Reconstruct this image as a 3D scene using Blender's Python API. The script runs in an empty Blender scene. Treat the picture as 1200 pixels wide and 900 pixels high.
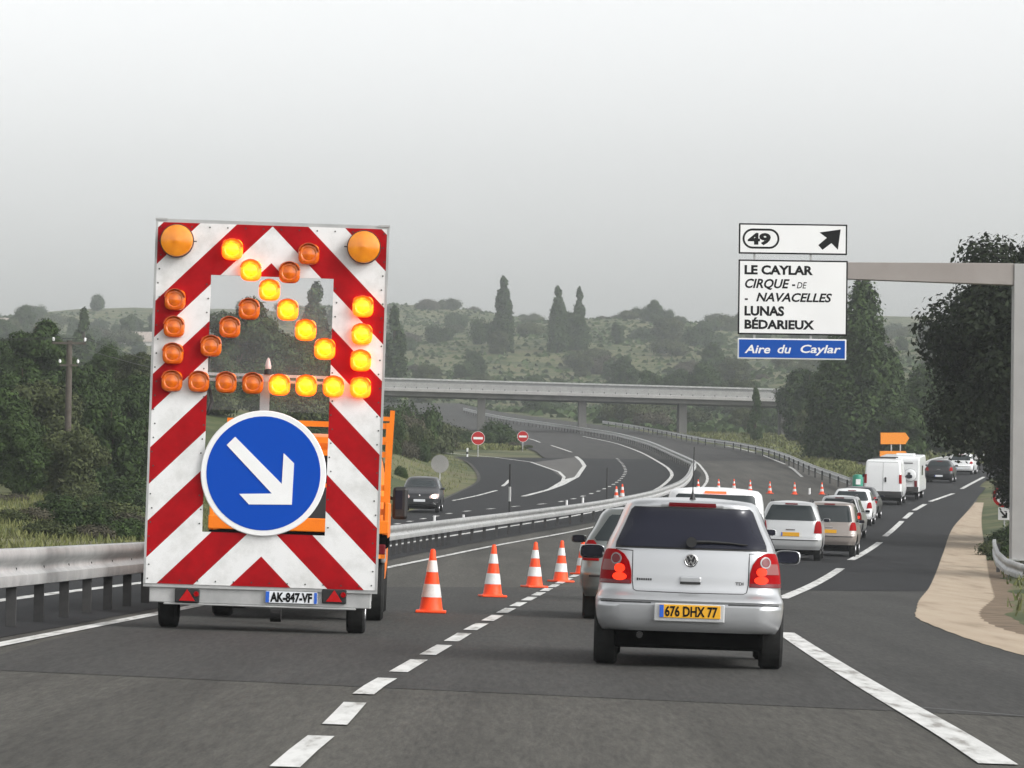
import bpy, bmesh, math, random
import numpy as np
from mathutils import Vector, Matrix
random.seed(7); RNG = np.random.default_rng(7)
S = bpy.context.scene
R_ = math.radians

# ------------------------------------------------------------------ camera, sky, sun, exposure
F_PX, CAM_H, HOR, ROLL = 4897.0, 1.35, 603.5, 0.014
pit = math.atan((HOR - 450) / F_PX)
cF = Vector((0, math.cos(pit), math.sin(pit))); cU0 = Vector((0, -math.sin(pit), math.cos(pit))); cR0 = Vector((1, 0, 0))
cR = cR0 * math.cos(ROLL) + cU0 * math.sin(ROLL); cU = cU0 * math.cos(ROLL) - cR0 * math.sin(ROLL)
cam_d = bpy.data.cameras.new('camera'); cam = bpy.data.objects.new('camera', cam_d); S.collection.objects.link(cam)
cam.matrix_world = Matrix(((cR.x, cU.x, -cF.x, 0), (cR.y, cU.y, -cF.y, 0), (cR.z, cU.z, -cF.z, CAM_H), (0, 0, 0, 1)))
cam_d.sensor_width = 36; cam_d.lens = 36 * F_PX / 1200; cam_d.clip_start = 0.5; cam_d.clip_end = 8000
S.camera = cam
S.render.resolution_x, S.render.resolution_y = 1024, 768
SUN_EL, SUN_AZ = 38, 118                       # azimuth clockwise from +Y
w = bpy.data.worlds.new('World'); S.world = w; w.use_nodes = True
wn = w.node_tree.nodes; wl = w.node_tree.links; wn.clear()
sky = wn.new('ShaderNodeTexSky'); sky.sky_type = 'NISHITA'; sky.sun_disc = False
sky.sun_elevation = R_(SUN_EL); sky.sun_rotation = R_(SUN_AZ); sky.dust_density = 4.0; sky.air_density = 1.0
hs = wn.new('ShaderNodeHueSaturation'); hs.inputs['Saturation'].default_value = 0.06
bg = wn.new('ShaderNodeBackground'); bg.inputs['Strength'].default_value = 0.15
wo = wn.new('ShaderNodeOutputWorld')
wtc = wn.new('ShaderNodeTexCoord'); wsp = wn.new('ShaderNodeSeparateXYZ'); wl.new(wtc.outputs['Generated'], wsp.inputs[0])
wma = wn.new('ShaderNodeMath'); wma.operation = 'MULTIPLY_ADD'; wma.use_clamp = False; wma.inputs[1].default_value = -1.1; wma.inputs[2].default_value = 1.85   # bright thin overcast
wmx = wn.new('ShaderNodeMath'); wmx.operation = 'MAXIMUM'; wmx.inputs[1].default_value = .6; wl.new(wsp.outputs['Z'], wma.inputs[0]); wl.new(wma.outputs[0], wmx.inputs[0])
wsc = wn.new('ShaderNodeVectorMath'); wsc.operation = 'SCALE'; wl.new(hs.outputs[0], wsc.inputs[0]); wl.new(wmx.outputs[0], wsc.inputs['Scale'])
wl.new(sky.outputs[0], hs.inputs['Color']); wl.new(wsc.outputs[0], bg.inputs['Color']); wl.new(bg.outputs[0], wo.inputs['Surface'])
sl = bpy.data.lights.new('sun', 'SUN'); sl.energy = .55; sl.angle = R_(12); sl.color = (1, .98, .95)
so = bpy.data.objects.new('sun', sl); S.collection.objects.link(so)
sd = Vector((math.sin(R_(SUN_AZ)) * math.cos(R_(SUN_EL)), math.cos(R_(SUN_AZ)) * math.cos(R_(SUN_EL)), math.sin(R_(SUN_EL))))
so.rotation_euler = sd.to_track_quat('Z', 'Y').to_euler(); so.location = (0, 60, 60)
S.view_settings.view_transform = 'Standard'; S.view_settings.look = 'None'
S.view_settings.exposure = 0.52; S.view_settings.gamma = 1.0
HAZE_DENSITY, HAZE_COL = 0.00036, (.60, .63, .645, 1)
cy = S.cycles
cy.use_denoising = True; cy.max_bounces = 8; cy.diffuse_bounces = 3; cy.glossy_bounces = 3; cy.transparent_max_bounces = 16
cy.transmission_bounces = 4; cy.volume_bounces = 2; cy.sample_clamp_indirect = 6

# ------------------------------------------------------------------ small maths
def pchip(xs, ys):
    xs = np.array(xs, float); ys = np.array(ys, float); h = np.diff(xs); d = np.diff(ys) / h
    m = np.zeros_like(xs); m[0] = d[0]; m[-1] = d[-1]
    for i in range(1, len(xs) - 1):
        if d[i-1] * d[i] > 0:
            w1 = 2*h[i] + h[i-1]; w2 = h[i] + 2*h[i-1]; m[i] = (w1 + w2) / (w1/d[i-1] + w2/d[i])
    def f(x):
        x = min(max(x, xs[0]), xs[-1]); i = min(max(int(np.searchsorted(xs, x)) - 1, 0), len(xs) - 2)
        t = (x - xs[i]) / h[i]
        return float((2*t**3-3*t**2+1)*ys[i] + (t**3-2*t**2+t)*h[i]*m[i] + (-2*t**3+3*t**2)*ys[i+1] + (t**3-t**2)*h[i]*m[i+1])
    return f
def sm(a, b, x):
    t = min(max((x - a) / (b - a), 0), 1); return t*t*(3-2*t)
def rise(y):
    if y < 80: return 0.
    if y < 213: return .00012*(y-80)**2
    if y < 500: return 2.1227 + .03192*(y-213)
    if y < 800: t = y-500; return 11.284 + .03192*t + (.065-.03192)/600*t*t
    if y < 1440: return 25.83 + .065*(y-800)
    t = min(y - 1440, 900.); return 67.4 + .065*t - .00009*t*t
def T0(x, y):
    return rise(y) - .019*min(max(x, -25), 25)*(1 - sm(120, 260, y))
def ray(px, py):
    return cF + cR*((px-600)/F_PX) - cU*((py-450)/F_PX)
def at(px, py, y):                            # the point seen at a pixel at distance y
    d = ray(px, py); k = y/d.y; return Vector((d.x*k, y, CAM_H + d.z*k))
def gnd(px, py, dz=0., f=T0):                 # the ground point under a pixel
    d = ray(px, py); y0 = 12.
    g = lambda y: CAM_H + d.z*y/d.y - f(d.x*y/d.y, y) - dz
    y = y0
    while y < 2500:
        y2 = y*1.01 + .2
        if g(y2) <= 0:
            a, b = y, y2
            for _ in range(40):
                m = (a+b)/2
                if g(m) > 0: a = m
                else: b = m
            y = (a+b)/2
            return Vector((d.x*y/d.y, y, f(d.x*y/d.y, y)))
        y = y2
    y = 2400; return Vector((d.x*y/d.y, y, f(d.x*y/d.y, y)))

# ------------------------------------------------------------------ materials
def mat(name, col, rough=.6, metal=0., spec=.5, emit=None, es=0., coat=0.):
    m = bpy.data.materials.new(name); m.use_nodes = True
    b = m.node_tree.nodes['Principled BSDF']
    b.inputs['Base Color'].default_value = (*col, 1); b.inputs['Roughness'].default_value = rough
    b.inputs['Metallic'].default_value = metal; b.inputs['Specular IOR Level'].default_value = spec
    b.inputs['Coat Weight'].default_value = coat; b.inputs['Coat Roughness'].default_value = .08
    if emit: b.inputs['Emission Color'].default_value = (*emit, 1); b.inputs['Emission Strength'].default_value = es
    return m
def nd(m, t, **k):
    n = m.node_tree.nodes.new(t)
    for a, v in k.items():
        if a in ('operation', 'blend_type', 'noise_dimensions', 'data_type', 'feature', 'use_clamp', 'wave_type', 'bands_direction'): setattr(n, a, v)
        else: n.inputs[a].default_value = v
    return n
def lk(m, a, b): m.node_tree.links.new(a, b)
def noisy(name, cols, scale, rough=.8, detail=6, bump=0., bscale=None, space='Object', spec=.3, metal=0., pos=None, stretch=None):
    m = mat(name, cols[0], rough, metal, spec); b = m.node_tree.nodes['Principled BSDF']
    tc = nd(m, 'ShaderNodeTexCoord'); n = nd(m, 'ShaderNodeTexNoise', Scale=scale, Detail=detail, Roughness=.6)
    if stretch: q = nd(m, 'ShaderNodeMapping', Scale=stretch); lk(m, tc.outputs[space], q.inputs['Vector']); lk(m, q.outputs[0], n.inputs['Vector'])
    else: lk(m, tc.outputs[space], n.inputs['Vector'])
    r = nd(m, 'ShaderNodeValToRGB'); e = r.color_ramp.elements
    while len(e) < len(cols): e.new(.5)
    for i, c in enumerate(cols):
        e[i].position = pos[i] if pos else .3 + .4*i/(len(cols)-1); e[i].color = (*c, 1)
    lk(m, n.outputs['Fac'], r.inputs['Fac']); lk(m, r.outputs[0], b.inputs['Base Color'])
    if bump:
        n2 = nd(m, 'ShaderNodeTexNoise', Scale=bscale or scale*4, Detail=4.); lk(m, tc.outputs[space], n2.inputs['Vector'])
        bp = nd(m, 'ShaderNodeBump', Strength=bump, Distance=.02); lk(m, n2.outputs['Fac'], bp.inputs['Height']); lk(m, bp.outputs[0], b.inputs['Normal'])
    return m
def asphalt(name, c, streak=.25):
    """fine aggregate speckle, broad blotches and faint lengthwise wheel-track streaks"""
    m = mat(name, c, .85, 0, .25); b = m.node_tree.nodes['Principled BSDF']
    tc = nd(m, 'ShaderNodeTexCoord')
    ma = nd(m, 'ShaderNodeMapping', Scale=(1., .07, 1.)); lk(m, tc.outputs['Object'], ma.inputs['Vector']); a = nd(m, 'ShaderNodeTexNoise', Scale=22., Detail=6., Roughness=.8); lk(m, ma.outputs[0], a.inputs['Vector'])
    mp = nd(m, 'ShaderNodeMapping', Scale=(1.1, .035, 1.)); lk(m, tc.outputs['Object'], mp.inputs['Vector'])
    s = nd(m, 'ShaderNodeTexNoise', Scale=1., Detail=5., Roughness=.6); lk(m, mp.outputs[0], s.inputs['Vector'])
    bl = nd(m, 'ShaderNodeTexNoise', Scale=.14, Detail=4.); lk(m, tc.outputs['Object'], bl.inputs['Vector'])
    def rng(src, lo, hi):
        r = nd(m, 'ShaderNodeMapRange'); r.inputs['From Min'].default_value = .3; r.inputs['From Max'].default_value = .7
        r.inputs['To Min'].default_value = lo; r.inputs['To Max'].default_value = hi; lk(m, src, r.inputs['Value']); return r.outputs[0]
    m1 = nd(m, 'ShaderNodeMath', operation='MULTIPLY'); lk(m, rng(a.outputs['Fac'], .52, 1.48), m1.inputs[0]); lk(m, rng(s.outputs['Fac'], 1-streak, 1+streak), m1.inputs[1])
    m2 = nd(m, 'ShaderNodeMath', operation='MULTIPLY'); lk(m, m1.outputs[0], m2.inputs[0]); lk(m, rng(bl.outputs['Fac'], .88, 1.12), m2.inputs[1])
    mx = nd(m, 'ShaderNodeVectorMath', operation='SCALE'); mx.inputs[0].default_value = c; lk(m, m2.outputs[0], mx.inputs['Scale'])
    lk(m, mx.outputs[0], b.inputs['Base Color'])
    bp = nd(m, 'ShaderNodeBump', Strength=.5, Distance=.01); f2 = nd(m, 'ShaderNodeTexNoise', Scale=40., Detail=3.); lk(m, tc.outputs['Object'], f2.inputs['Vector'])
    lk(m, f2.outputs['Fac'], bp.inputs['Height']); lk(m, bp.outputs[0], b.inputs['Normal'])
    return m
def leafmat(name, lo, hi):
    m = mat(name, lo, .75, 0, .25); b = m.node_tree.nodes['Principled BSDF']
    g = nd(m, 'ShaderNodeNewGeometry'); tc = nd(m, 'ShaderNodeTexCoord')
    n = nd(m, 'ShaderNodeTexNoise', Scale=.9, Detail=3.); lk(m, tc.outputs['Object'], n.inputs['Vector'])
    mx = nd(m, 'ShaderNodeMath', operation='MULTIPLY_ADD'); lk(m, g.outputs['Random Per Island'], mx.inputs[0]); mx.inputs[1].default_value = .5
    sc = nd(m, 'ShaderNodeMath', operation='MULTIPLY_ADD'); lk(m, n.outputs['Fac'], sc.inputs[0]); sc.inputs[1].default_value = 1.2; sc.inputs[2].default_value = -.35
    lk(m, sc.outputs[0], mx.inputs[2])
    oi = nd(m, 'ShaderNodeObjectInfo'); ad = nd(m, 'ShaderNodeMath', operation='MULTIPLY_ADD'); lk(m, oi.outputs['Random'], ad.inputs[0]); ad.inputs[1].default_value = .35
    lk(m, mx.outputs[0], ad.inputs[2])
    r = nd(m, 'ShaderNodeValToRGB'); r.color_ramp.elements[0].color = (*lo, 1); r.color_ramp.elements[1].color = (*hi, 1)
    r.color_ramp.elements[0].position = .15; r.color_ramp.elements[1].position = 1.
    lk(m, ad.outputs[0], r.inputs['Fac']); lk(m, r.outputs[0], b.inputs['Base Color'])
    return m
M = {}
M['asphalt'] = asphalt('worn asphalt', (.060, .057, .049), .36)
M['asphalt_mid'] = asphalt('middle asphalt', (.040, .039, .036), .2)
M['asphalt_dark'] = asphalt('dark asphalt', (.010, .0103, .0115), .15)
M['asphalt_pale'] = asphalt('pale asphalt', (.095, .092, .086), .1)
M['seam'] = mat('tar seam', (.05, .05, .048), .8)
M['paint'] = noisy('road paint', [(.26, .25, .23), (.50, .50, .48), (.62, .62, .60)], 7, .7, 10, pos=[.36, .46, .6], stretch=(1, .15, 1))
M['concrete'] = noisy('tan concrete', [(.28, .22, .155), (.37, .295, .215), (.41, .335, .25)], 2.2, .9, 9, .3, 20, stretch=(1, .09, 1), pos=[.32, .45, .65])
M['grey_conc'] = noisy('grey concrete', [(.20, .20, .19), (.30, .29, .28)], .8, .9, 8, .3, 10)
M['ground'] = noisy('scrub ground', [(.026, .038, .012), (.055, .072, .022), (.120, .118, .052), (.085, .078, .042)], .12, .95, 10, .6, 1.2, pos=[.34, .46, .56, .68])
M['grass'] = leafmat('grass blades', (.045, .065, .014), (.15, .155, .055))
M['steel'] = noisy('galvanised steel', [(.32, .325, .32), (.50, .50, .49)], 2.5, .48, 6, metal=.35, spec=.5)
M['steel_dull'] = noisy('dull steel', [(.030, .030, .030), (.075, .074, .072)], 3, .7, 5, metal=.1)
M['post_metal'] = noisy('gantry grey metal', [(.33, .32, .31), (.38, .37, .36)], .9, .55, 4, metal=.1)
M['arm_metal'] = noisy('gantry arm metal', [(.27, .24, .22), (.32, .29, .27)], .9, .55, 4, metal=.1)
M['white'] = noisy('white sheet', [(.74, .74, .73), (.82, .82, .81)], 2, .5, 6)
M['sign_white'] = noisy('sign white', [(.78, .78, .77), (.83, .83, .82)], .6, .5, 4)
M['black'] = mat('black', (.010, .010, .010), .5); M['underside'] = mat('painted shade underside', (.004, .004, .004), 1., 0, .0)  # underside: near black, shade beneath the vehicles painted into the colour
M['rubber'] = noisy('tyre rubber', [(.010, .010, .010), (.022, .022, .021)], 12, .85, 4)
M['ink'] = mat('sign black', (.008, .008, .008), .7, 0, .1)
M['sign_blue'] = mat('sign blue', (.003, .070, .36), .5, 0, .1)
M['round_blue'] = mat('round sign blue', (.002, .060, .40), .5, 0, .1)
M['red'] = mat('sign red', (.42, .006, .008), .5, 0, .15)
M['orange_sign'] = mat('orange sign', (.85, .27, .01), .5)
M['orange'] = noisy('orange vehicle paint', [(.80, .17, .008), (.90, .23, .012)], 3, .35, 5)
M['cone_red'] = noisy('cone red', [(.86, .06, .012), (.95, .10, .02)], 6, .5, 4)
M['cone_white'] = noisy('cone reflective band', [(.55, .55, .54), (.72, .72, .70)], 8, .4, 5)
M['glass'] = mat('tinted glass', (.014, .015, .024), .10, 0, .32)
M['glass_clear'] = mat('car window glass', (.026, .033, .035), .08, 0, .4)
M['rim'] = mat('wheel metal', (.45, .45, .46), .35, .8)
M['chrome'] = mat('chrome', (.6, .6, .6), .15, 1.)
M['dark_plastic'] = mat('dark plastic', (.022, .022, .023), .55)
M['tail_red'] = mat('tail lamp red', (.27, .001, .003), .4, 0, .04)
M['tail_dark'] = mat('tail lamp deep red', (.13, .004, .008), .25, 0, .4)
M['tail_lit'] = mat('lit tail lamp', (.4, .01, .006), .3, 0, .1, (1, .04, .010), 1.15)
M['brake_lit'] = mat('lit brake lamp', (.6, .05, .02), .2, 0, .5, (1, .09, .025), 1.5)
M['pale_lens'] = mat('pale lens', (.55, .42, .40), .15, 0, .6); M['reverse_lens'] = mat('reverse lens', (.24, .085, .08), .35, 0, .15); M['lamp_ring'] = mat('lamp ring', (.22, .20, .20), .3, .3)
M['plate_yellow'] = mat('yellow plate', (.72, .36, .008), .45)
M['plate_blue'] = mat('plate blue band', (.01, .10, .50), .45)
M['plate_white'] = mat('white plate', (.72, .74, .76), .45)
M['head_lit'] = mat('lit headlamp', (.9, .85, .7), .1, 0, .5, (1, .84, .55), 3.2)
M['amber'] = noisy('amber lens', [(.60, .085, .002), (.86, .20, .004)], 9, .18, 2, spec=.7)
M['amber_big'] = noisy('amber beacon lens', [(.70, .20, .006), (.86, .30, .012)], 7, .16, 2, spec=.7)
M['amber_body'] = mat('amber lamp body', (.50, .07, .004), .3, 0, .6)
M['bark'] = noisy('bark', [(.045, .035, .026), (.09, .07, .05)], 6, .95, 6, .5)
M['wood'] = noisy('pole wood', [(.06, .05, .042), (.11, .095, .08)], 4, .9, 6)
M['clear'] = mat('clear acrylic', (.9, .9, .9), .05)
def lit_lamp_mat():
    m = mat('lit amber lens', (.9, .4, .02), .2); b = m.node_tree.nodes['Principled BSDF']
    tc = nd(m, 'ShaderNodeTexCoord'); ln = nd(m, 'ShaderNodeVectorMath', operation='LENGTH'); lk(m, tc.outputs['Object'], ln.inputs[0])
    n = nd(m, 'ShaderNodeTexNoise', Scale=28., Detail=2.); lk(m, tc.outputs['Object'], n.inputs['Vector'])
    ad = nd(m, 'ShaderNodeMath', operation='MULTIPLY_ADD'); lk(m, n.outputs['Fac'], ad.inputs[0]); ad.inputs[1].default_value = .05; lk(m, ln.outputs['Value'], ad.inputs[2])
    r = nd(m, 'ShaderNodeValToRGB'); e = r.color_ramp.elements
    e[0].position = .060; e[0].color = (1, .95, .60, 1); e[1].position = .150; e[1].color = (.75, .05, .0, 1)
    k = e.new(.092); k.color = (1, .55, .03, 1); k = e.new(.124); k.color = (1, .24, .0, 1)
    lk(m, ad.outputs[0], r.inputs['Fac']); lk(m, r.outputs[0], b.inputs['Emission Color']); b.inputs['Emission Strength'].default_value = 2.3
    return m
M['amber_lit'] = lit_lamp_mat()
def clear_mat():
    m = M['clear']; nt = m.node_tree; b = nt.nodes['Principled BSDF']; o = nt.nodes['Material Output']
    t = nd(m, 'ShaderNodeBsdfTransparent'); x = nd(m, 'ShaderNodeMixShader'); x.inputs[0].default_value = .025
    lk(m, t.outputs[0], x.inputs[1]); lk(m, b.outputs[0], x.inputs[2]); lk(m, x.outputs[0], o.inputs['Surface'])
clear_mat()
def paint(name, col, rough=.3, metal=.5, coat=.5): return mat(name, col, rough, metal, .5, coat=coat)
M['silver'] = paint('silver paint', (.47, .48, .49), .30, .6, .4)
M['silver_warm'] = paint('pale silver paint', (.54, .55, .55), .32, .4)
M['white_car'] = paint('white car paint', (.74, .75, .75), .3, 0)
M['grey_green'] = paint('grey green paint', (.20, .22, .21), .28, .6)
M['taupe'] = paint('taupe paint', (.30, .265, .24), .35, .4)
M['dark_car'] = paint('dark car paint', (.016, .017, .019), .38, .0, .15)
M['black_car'] = paint('black car paint', (.010, .011, .013), .35, .0, .15)

# ------------------------------------------------------------------ mesh builder
class MB:
    def __init__(s): s.v = []; s.f = []; s.m = []; s.mi = 0
    def add(s, vs, fs):
        o = len(s.v); s.v += [tuple(p) for p in vs]; s.f += [tuple(i+o for i in f) for f in fs]; s.m += [s.mi]*len(fs); return s
    def box(s, c, d, rot=None):
        hx, hy, hz = d[0]/2, d[1]/2, d[2]/2
        vs = [Vector((x, y, z)) for x in (-hx, hx) for y in (-hy, hy) for z in (-hz, hz)]
        if rot is not None: vs = [rot @ p for p in vs]
        return s.add([p + Vector(c) for p in vs], [(0,1,3,2), (4,6,7,5), (0,4,5,1), (2,3,7,6), (0,2,6,4), (1,5,7,3)])
    def bar(s, a, b, wx, wz):
        a = Vector(a); b = Vector(b); q = (b-a).to_track_quat('Y', 'Z').to_matrix(); return s.box((a+b)/2, (wx, (b-a).length, wz), q)
    def tube(s, pts, rad, n=8, cap=True):
        pts = [Vector(p) for p in pts]; rad = rad if hasattr(rad, '__len__') else [rad]*len(pts); vs = []; fs = []
        up = Vector((0, 0, 1)) if abs((pts[-1]-pts[0]).normalized().z) < .9 else Vector((0, 1, 0))
        for i, p in enumerate(pts):
            t = (pts[min(i+1, len(pts)-1)] - pts[max(i-1, 0)]).normalized(); a = t.cross(up).normalized(); b = a.cross(t)
            vs += [p + (a*math.cos(6.28318*k/n) + b*math.sin(6.28318*k/n))*rad[i] for k in range(n)]
        for i in range(len(pts)-1):
            fs += [(i*n+k, i*n+(k+1) % n, (i+1)*n+(k+1) % n, (i+1)*n+k) for k in range(n)]
        if cap: fs += [tuple(range(n))[::-1], tuple(range((len(pts)-1)*n, len(pts)*n))]
        return s.add(vs, fs)
    def lathe(s, prof, c=(0, 0, 0), axis='Z', n=24, ring=False):
        """prof: list of (radius, height); closed with caps where radius > 0"""
        vs = []; fs = []; A = {'Z': lambda x, y, h: (x, y, h), 'Y': lambda x, y, h: (x, h, y), 'X': lambda x, y, h: (h, x, y)}[axis]
        for r, h in prof:
            vs += [Vector(A(r*math.cos(6.28318*k/n), r*math.sin(6.28318*k/n), h)) + Vector(c) for k in range(n)]
        for i in range(len(prof)-1): fs += [(i*n+k, i*n+(k+1) % n, (i+1)*n+(k+1) % n, (i+1)*n+k) for k in range(n)]
        if ring: m = (len(prof)-1)*n; fs += [(m+k, m+(k+1) % n, (k+1) % n, k) for k in range(n)]
        else: fs += [tuple(range(n))[::-1], tuple(range((len(prof)-1)*n, len(prof)*n))]
        return s.add(vs, fs)
    def plate(s, poly, y0, y1):
        """upright plate: polygon in (x, z) extruded from y0 (front) to y1"""
        n = len(poly); vs = [(x, y0, z) for x, z in poly] + [(x, y1, z) for x, z in poly]
        return s.add(vs, [tuple(range(n)), tuple(range(2*n-1, n-1, -1))] + [(i, n+i, n+(i+1) % n, (i+1) % n) for i in range(n)])
    def mesh(s, name, mats, smooth=None):
        me = bpy.data.meshes.new(name); me.from_pydata(s.v, [], s.f)
        for m in (mats if isinstance(mats, (list, tuple)) else [mats]): me.materials.append(M[m] if isinstance(m, str) else m)
        me.polygons.foreach_set('material_index', s.m)
        bm = bmesh.new(); bm.from_mesh(me); bmesh.ops.recalc_face_normals(bm, faces=bm.faces); bm.to_mesh(me); bm.free()
        if smooth is not None:
            me.polygons.foreach_set('use_smooth', [True]*len(me.polygons)); me.set_sharp_from_angle(angle=R_(smooth))
        return me
    def build(s, name, mats, parent=None, smooth=None, bevel=0.):
        return link(name, s.mesh(name, mats, smooth), parent, bevel)
def link(name, me, parent=None, bevel=0.):
    o = bpy.data.objects.new(name, me); S.collection.objects.link(o)
    if parent: o.parent = parent
    if bevel: b = o.modifiers.new('bevel', 'BEVEL'); b.width = bevel; b.segments = 2; b.limit_method = 'ANGLE'
    return o
def tag(o, label=None, cat=None, group=None, kind=None):
    for k, v in (('label', label), ('category', cat), ('group', group), ('kind', kind)):
        if v: o[k] = v
    return o
def empty(name, label, cat, group=None):
    o = bpy.data.objects.new(name, None); S.collection.objects.link(o); o.empty_display_size = .2; return tag(o, label, cat, group)
def dup(o, label=None, parent=None):
    c = o.copy(); S.collection.objects.link(c)
    if parent: c.parent = parent
    if label: c['label'] = label
    for ch in list(o.children): dup(ch, None, c)
    return c
def frame_at(x, y, f=None):
    f = f or T0; e = .8; z = f(x, y)
    dx = Vector((1, 0, (f(x+e, y)-f(x-e, y))/(2*e))); dy = Vector((0, 1, (f(x, y+e)-f(x, y-e))/(2*e)))
    n = dx.cross(dy).normalized(); return Vector((x, y, z)), n
def place(o, x, y, yaw=0., sc=1., f=None, dz=.035, flat=False):
    p, n = frame_at(x, y, f)
    if flat: n = Vector((0, 0, 1))
    fw = Vector((-math.sin(yaw), math.cos(yaw), 0)); rt = fw.cross(n).normalized(); fw = n.cross(rt)
    p = p + n*dz
    o.matrix_world = Matrix(((rt.x*sc, fw.x*sc, n.x*sc, p.x), (rt.y*sc, fw.y*sc, n.y*sc, p.y), (rt.z*sc, fw.z*sc, n.z*sc, p.z), (0, 0, 0, 1)))
    return o
_txt = {}
def text_polys(body, bold=.0, shear=0.):
    k = (body, bold, shear)
    if k not in _txt:
        cu = bpy.data.curves.new('t', 'FONT'); cu.body = body; cu.offset = bold; cu.shear = shear; cu.resolution_u = 3
        o = bpy.data.objects.new('t', cu); S.collection.objects.link(o)
        me = bpy.data.meshes.new_from_object(o.evaluated_get(bpy.context.evaluated_depsgraph_get()))
        _txt[k] = ([tuple(v.co) for v in me.vertices], [tuple(p.vertices) for p in me.polygons])
        bpy.data.objects.remove(o); bpy.data.curves.remove(cu); bpy.data.meshes.remove(me)
    return _txt[k]
def cap_h(): 
    v, _ = text_polys('H'); zs = [p[1] for p in v]; return min(zs), max(zs)
def text_on(mb, body, x0, x1, z0, z1, y, bold=.012, shear=0.):
    """lettering laid on an upright face at depth y; x0..x1 its width, z0..z1 its cap height"""
    v, f = text_polys(body, bold, shear); lo, hi = cap_h(); xs = [p[0] for p in v]; a, b = min(xs), max(xs)
    mb.add([(x0 + (p[0]-a)/(b-a)*(x1-x0), y, z0 + (p[1]-lo)/(hi-lo)*(z1-z0)) for p in v], f)

# ------------------------------------------------------------------ road edges read off the photo and laid on the ground
def curve(pix, dz=0.):
    ps = [gnd(a, b, dz) for a, b in pix]; ps.sort(key=lambda p: p.y); return ps
def fy(ps):                                    # x as a function of distance
    return pchip([p.y for p in ps], [p.x for p in ps])
V = lambda x, y: Vector((x, y, T0(x, y)))
median_pts = [V(-6.6, -10), V(-6.1, 20)] + curve([(0, 643), (168, 635), (448, 617), (530, 608), (620, 597.5), (710, 585.5), (770, 573.5),
     (800, 562), (811, 546), (812, 539), (800, 533.5), (770, 520.5), (727, 508), (683, 501), (640, 495), (590, 488), (520, 471)], .84)
med = fy(median_pts)
left_pts = [V(-13, -30), V(-11.6, 40), V(-11.3, 95)] + curve([(450, 606), (522, 581), (555, 563), (549, 547), (527, 535), (505, 531)]) + [V(-15, 375), V(-14, 420), V(-15, 560), V(-24, 640), V(-40, 760)]
lef = fy(left_pts)
right_pts = [V(6.4, -30), V(5.9, 20)] + curve([(1215, 752), (1180, 742), (1165, 700), (1155, 650), (1152, 595), (1172, 562)]) + [V(48, 320), V(75, 420), V(85, 520), V(90, 800)]
rig = fy(right_pts)
def relief(x, y):
    a = lef(y) - x; b = x - rig(y); h = 0.
    if a > 0:
        h += .05*min(a, 6) + .10*sm(2, 30, a)*a*.5*(1 - sm(420, 600, y))
        h += 3.6*sm(0, 14, a)*sm(185, 240, y)*(1 - sm(400, 520, y))
    if b > 0: h += .06*min(b, 40) + .5*sm(0.3, 4, b)
    if y > 480:
        k = sm(480, 900, y)
        h += k*(2.6*math.sin(x*.021 + y*.006) + 1.7*math.sin(x*.05 - y*.011 + 1) + 1.2*math.sin(y*.031 + x*.013))
    return h
def T(x, y): return T0(x, y) + relief(x, y)

def grid_axis(spec):
    out = []
    for a, b, s in spec: out += list(np.arange(a, b, s))
    return out + [spec[-1][1]]
gx = grid_axis([(-1150, -300, 100), (-300, -80, 20), (-80, -30, 5), (-30, 60, 1.5), (60, 110, 5), (110, 300, 20), (300, 1100, 100)])
gy = grid_axis([(-80, 0, 10), (0, 320, 3), (320, 560, 5), (560, 1600, 13), (1600, 2300, 100)])
mb = MB()
for y in gy:
    for x in gx:
        inside = lef(y) < x < rig(y) and y < 620
        z = T(x, y) - (.06 if inside else .0)
        if not inside and (x < lef(y)-1 or x > rig(y)+1) and y > 0: z += .10*math.sin(x*1.3+y*.7)*math.sin(y*.9-x*.4)*min(1, 40/max(y, 1)+.5)
        mb.v.append((x, y, z))
nx = len(gx)
mb.f = [(j*nx+i, j*nx+i+1, (j+1)*nx+i+1, (j+1)*nx+i) for j in range(len(gy)-1) for i in range(nx-1)]; mb.m = [0]*len(mb.f)
tag(mb.build('ground', 'ground', smooth=180), kind='structure')

def strip(name, left, right, ys, material, off, cols=8, thick=0.):
    """a sheet laid on the ground between two x(y) edges"""
    mb = MB(); n = cols+1
    for y in ys:
        l, r = left(y), right(y)
        for i in range(n):
            x = l + (r-l)*i/cols; mb.v.append((x, y, T0(x, y) + off + (off-.03)*.012*y))
    mb.f = [(j*n+i, j*n+i+1, (j+1)*n+i+1, (j+1)*n+i) for j in range(len(ys)-1) for i in range(cols)]; mb.m = [0]*len(mb.f)
    return tag(mb.build(name, material, smooth=180), kind='structure')
ys_near = grid_axis([(-30, 330, 3)]); 
main_right = fy([V(5.9, -30), V(5.6, 20)] + curve([(1200, 771), (1085, 731), (1078, 715), (1092, 690), (1107, 650), (1118, 620), (1142, 592), (1166, 560)]) + [V(47, 330)])
strip('motorway', lambda y: lef(y)+.2, main_right, ys_near, 'asphalt', .03, 30)
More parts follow.
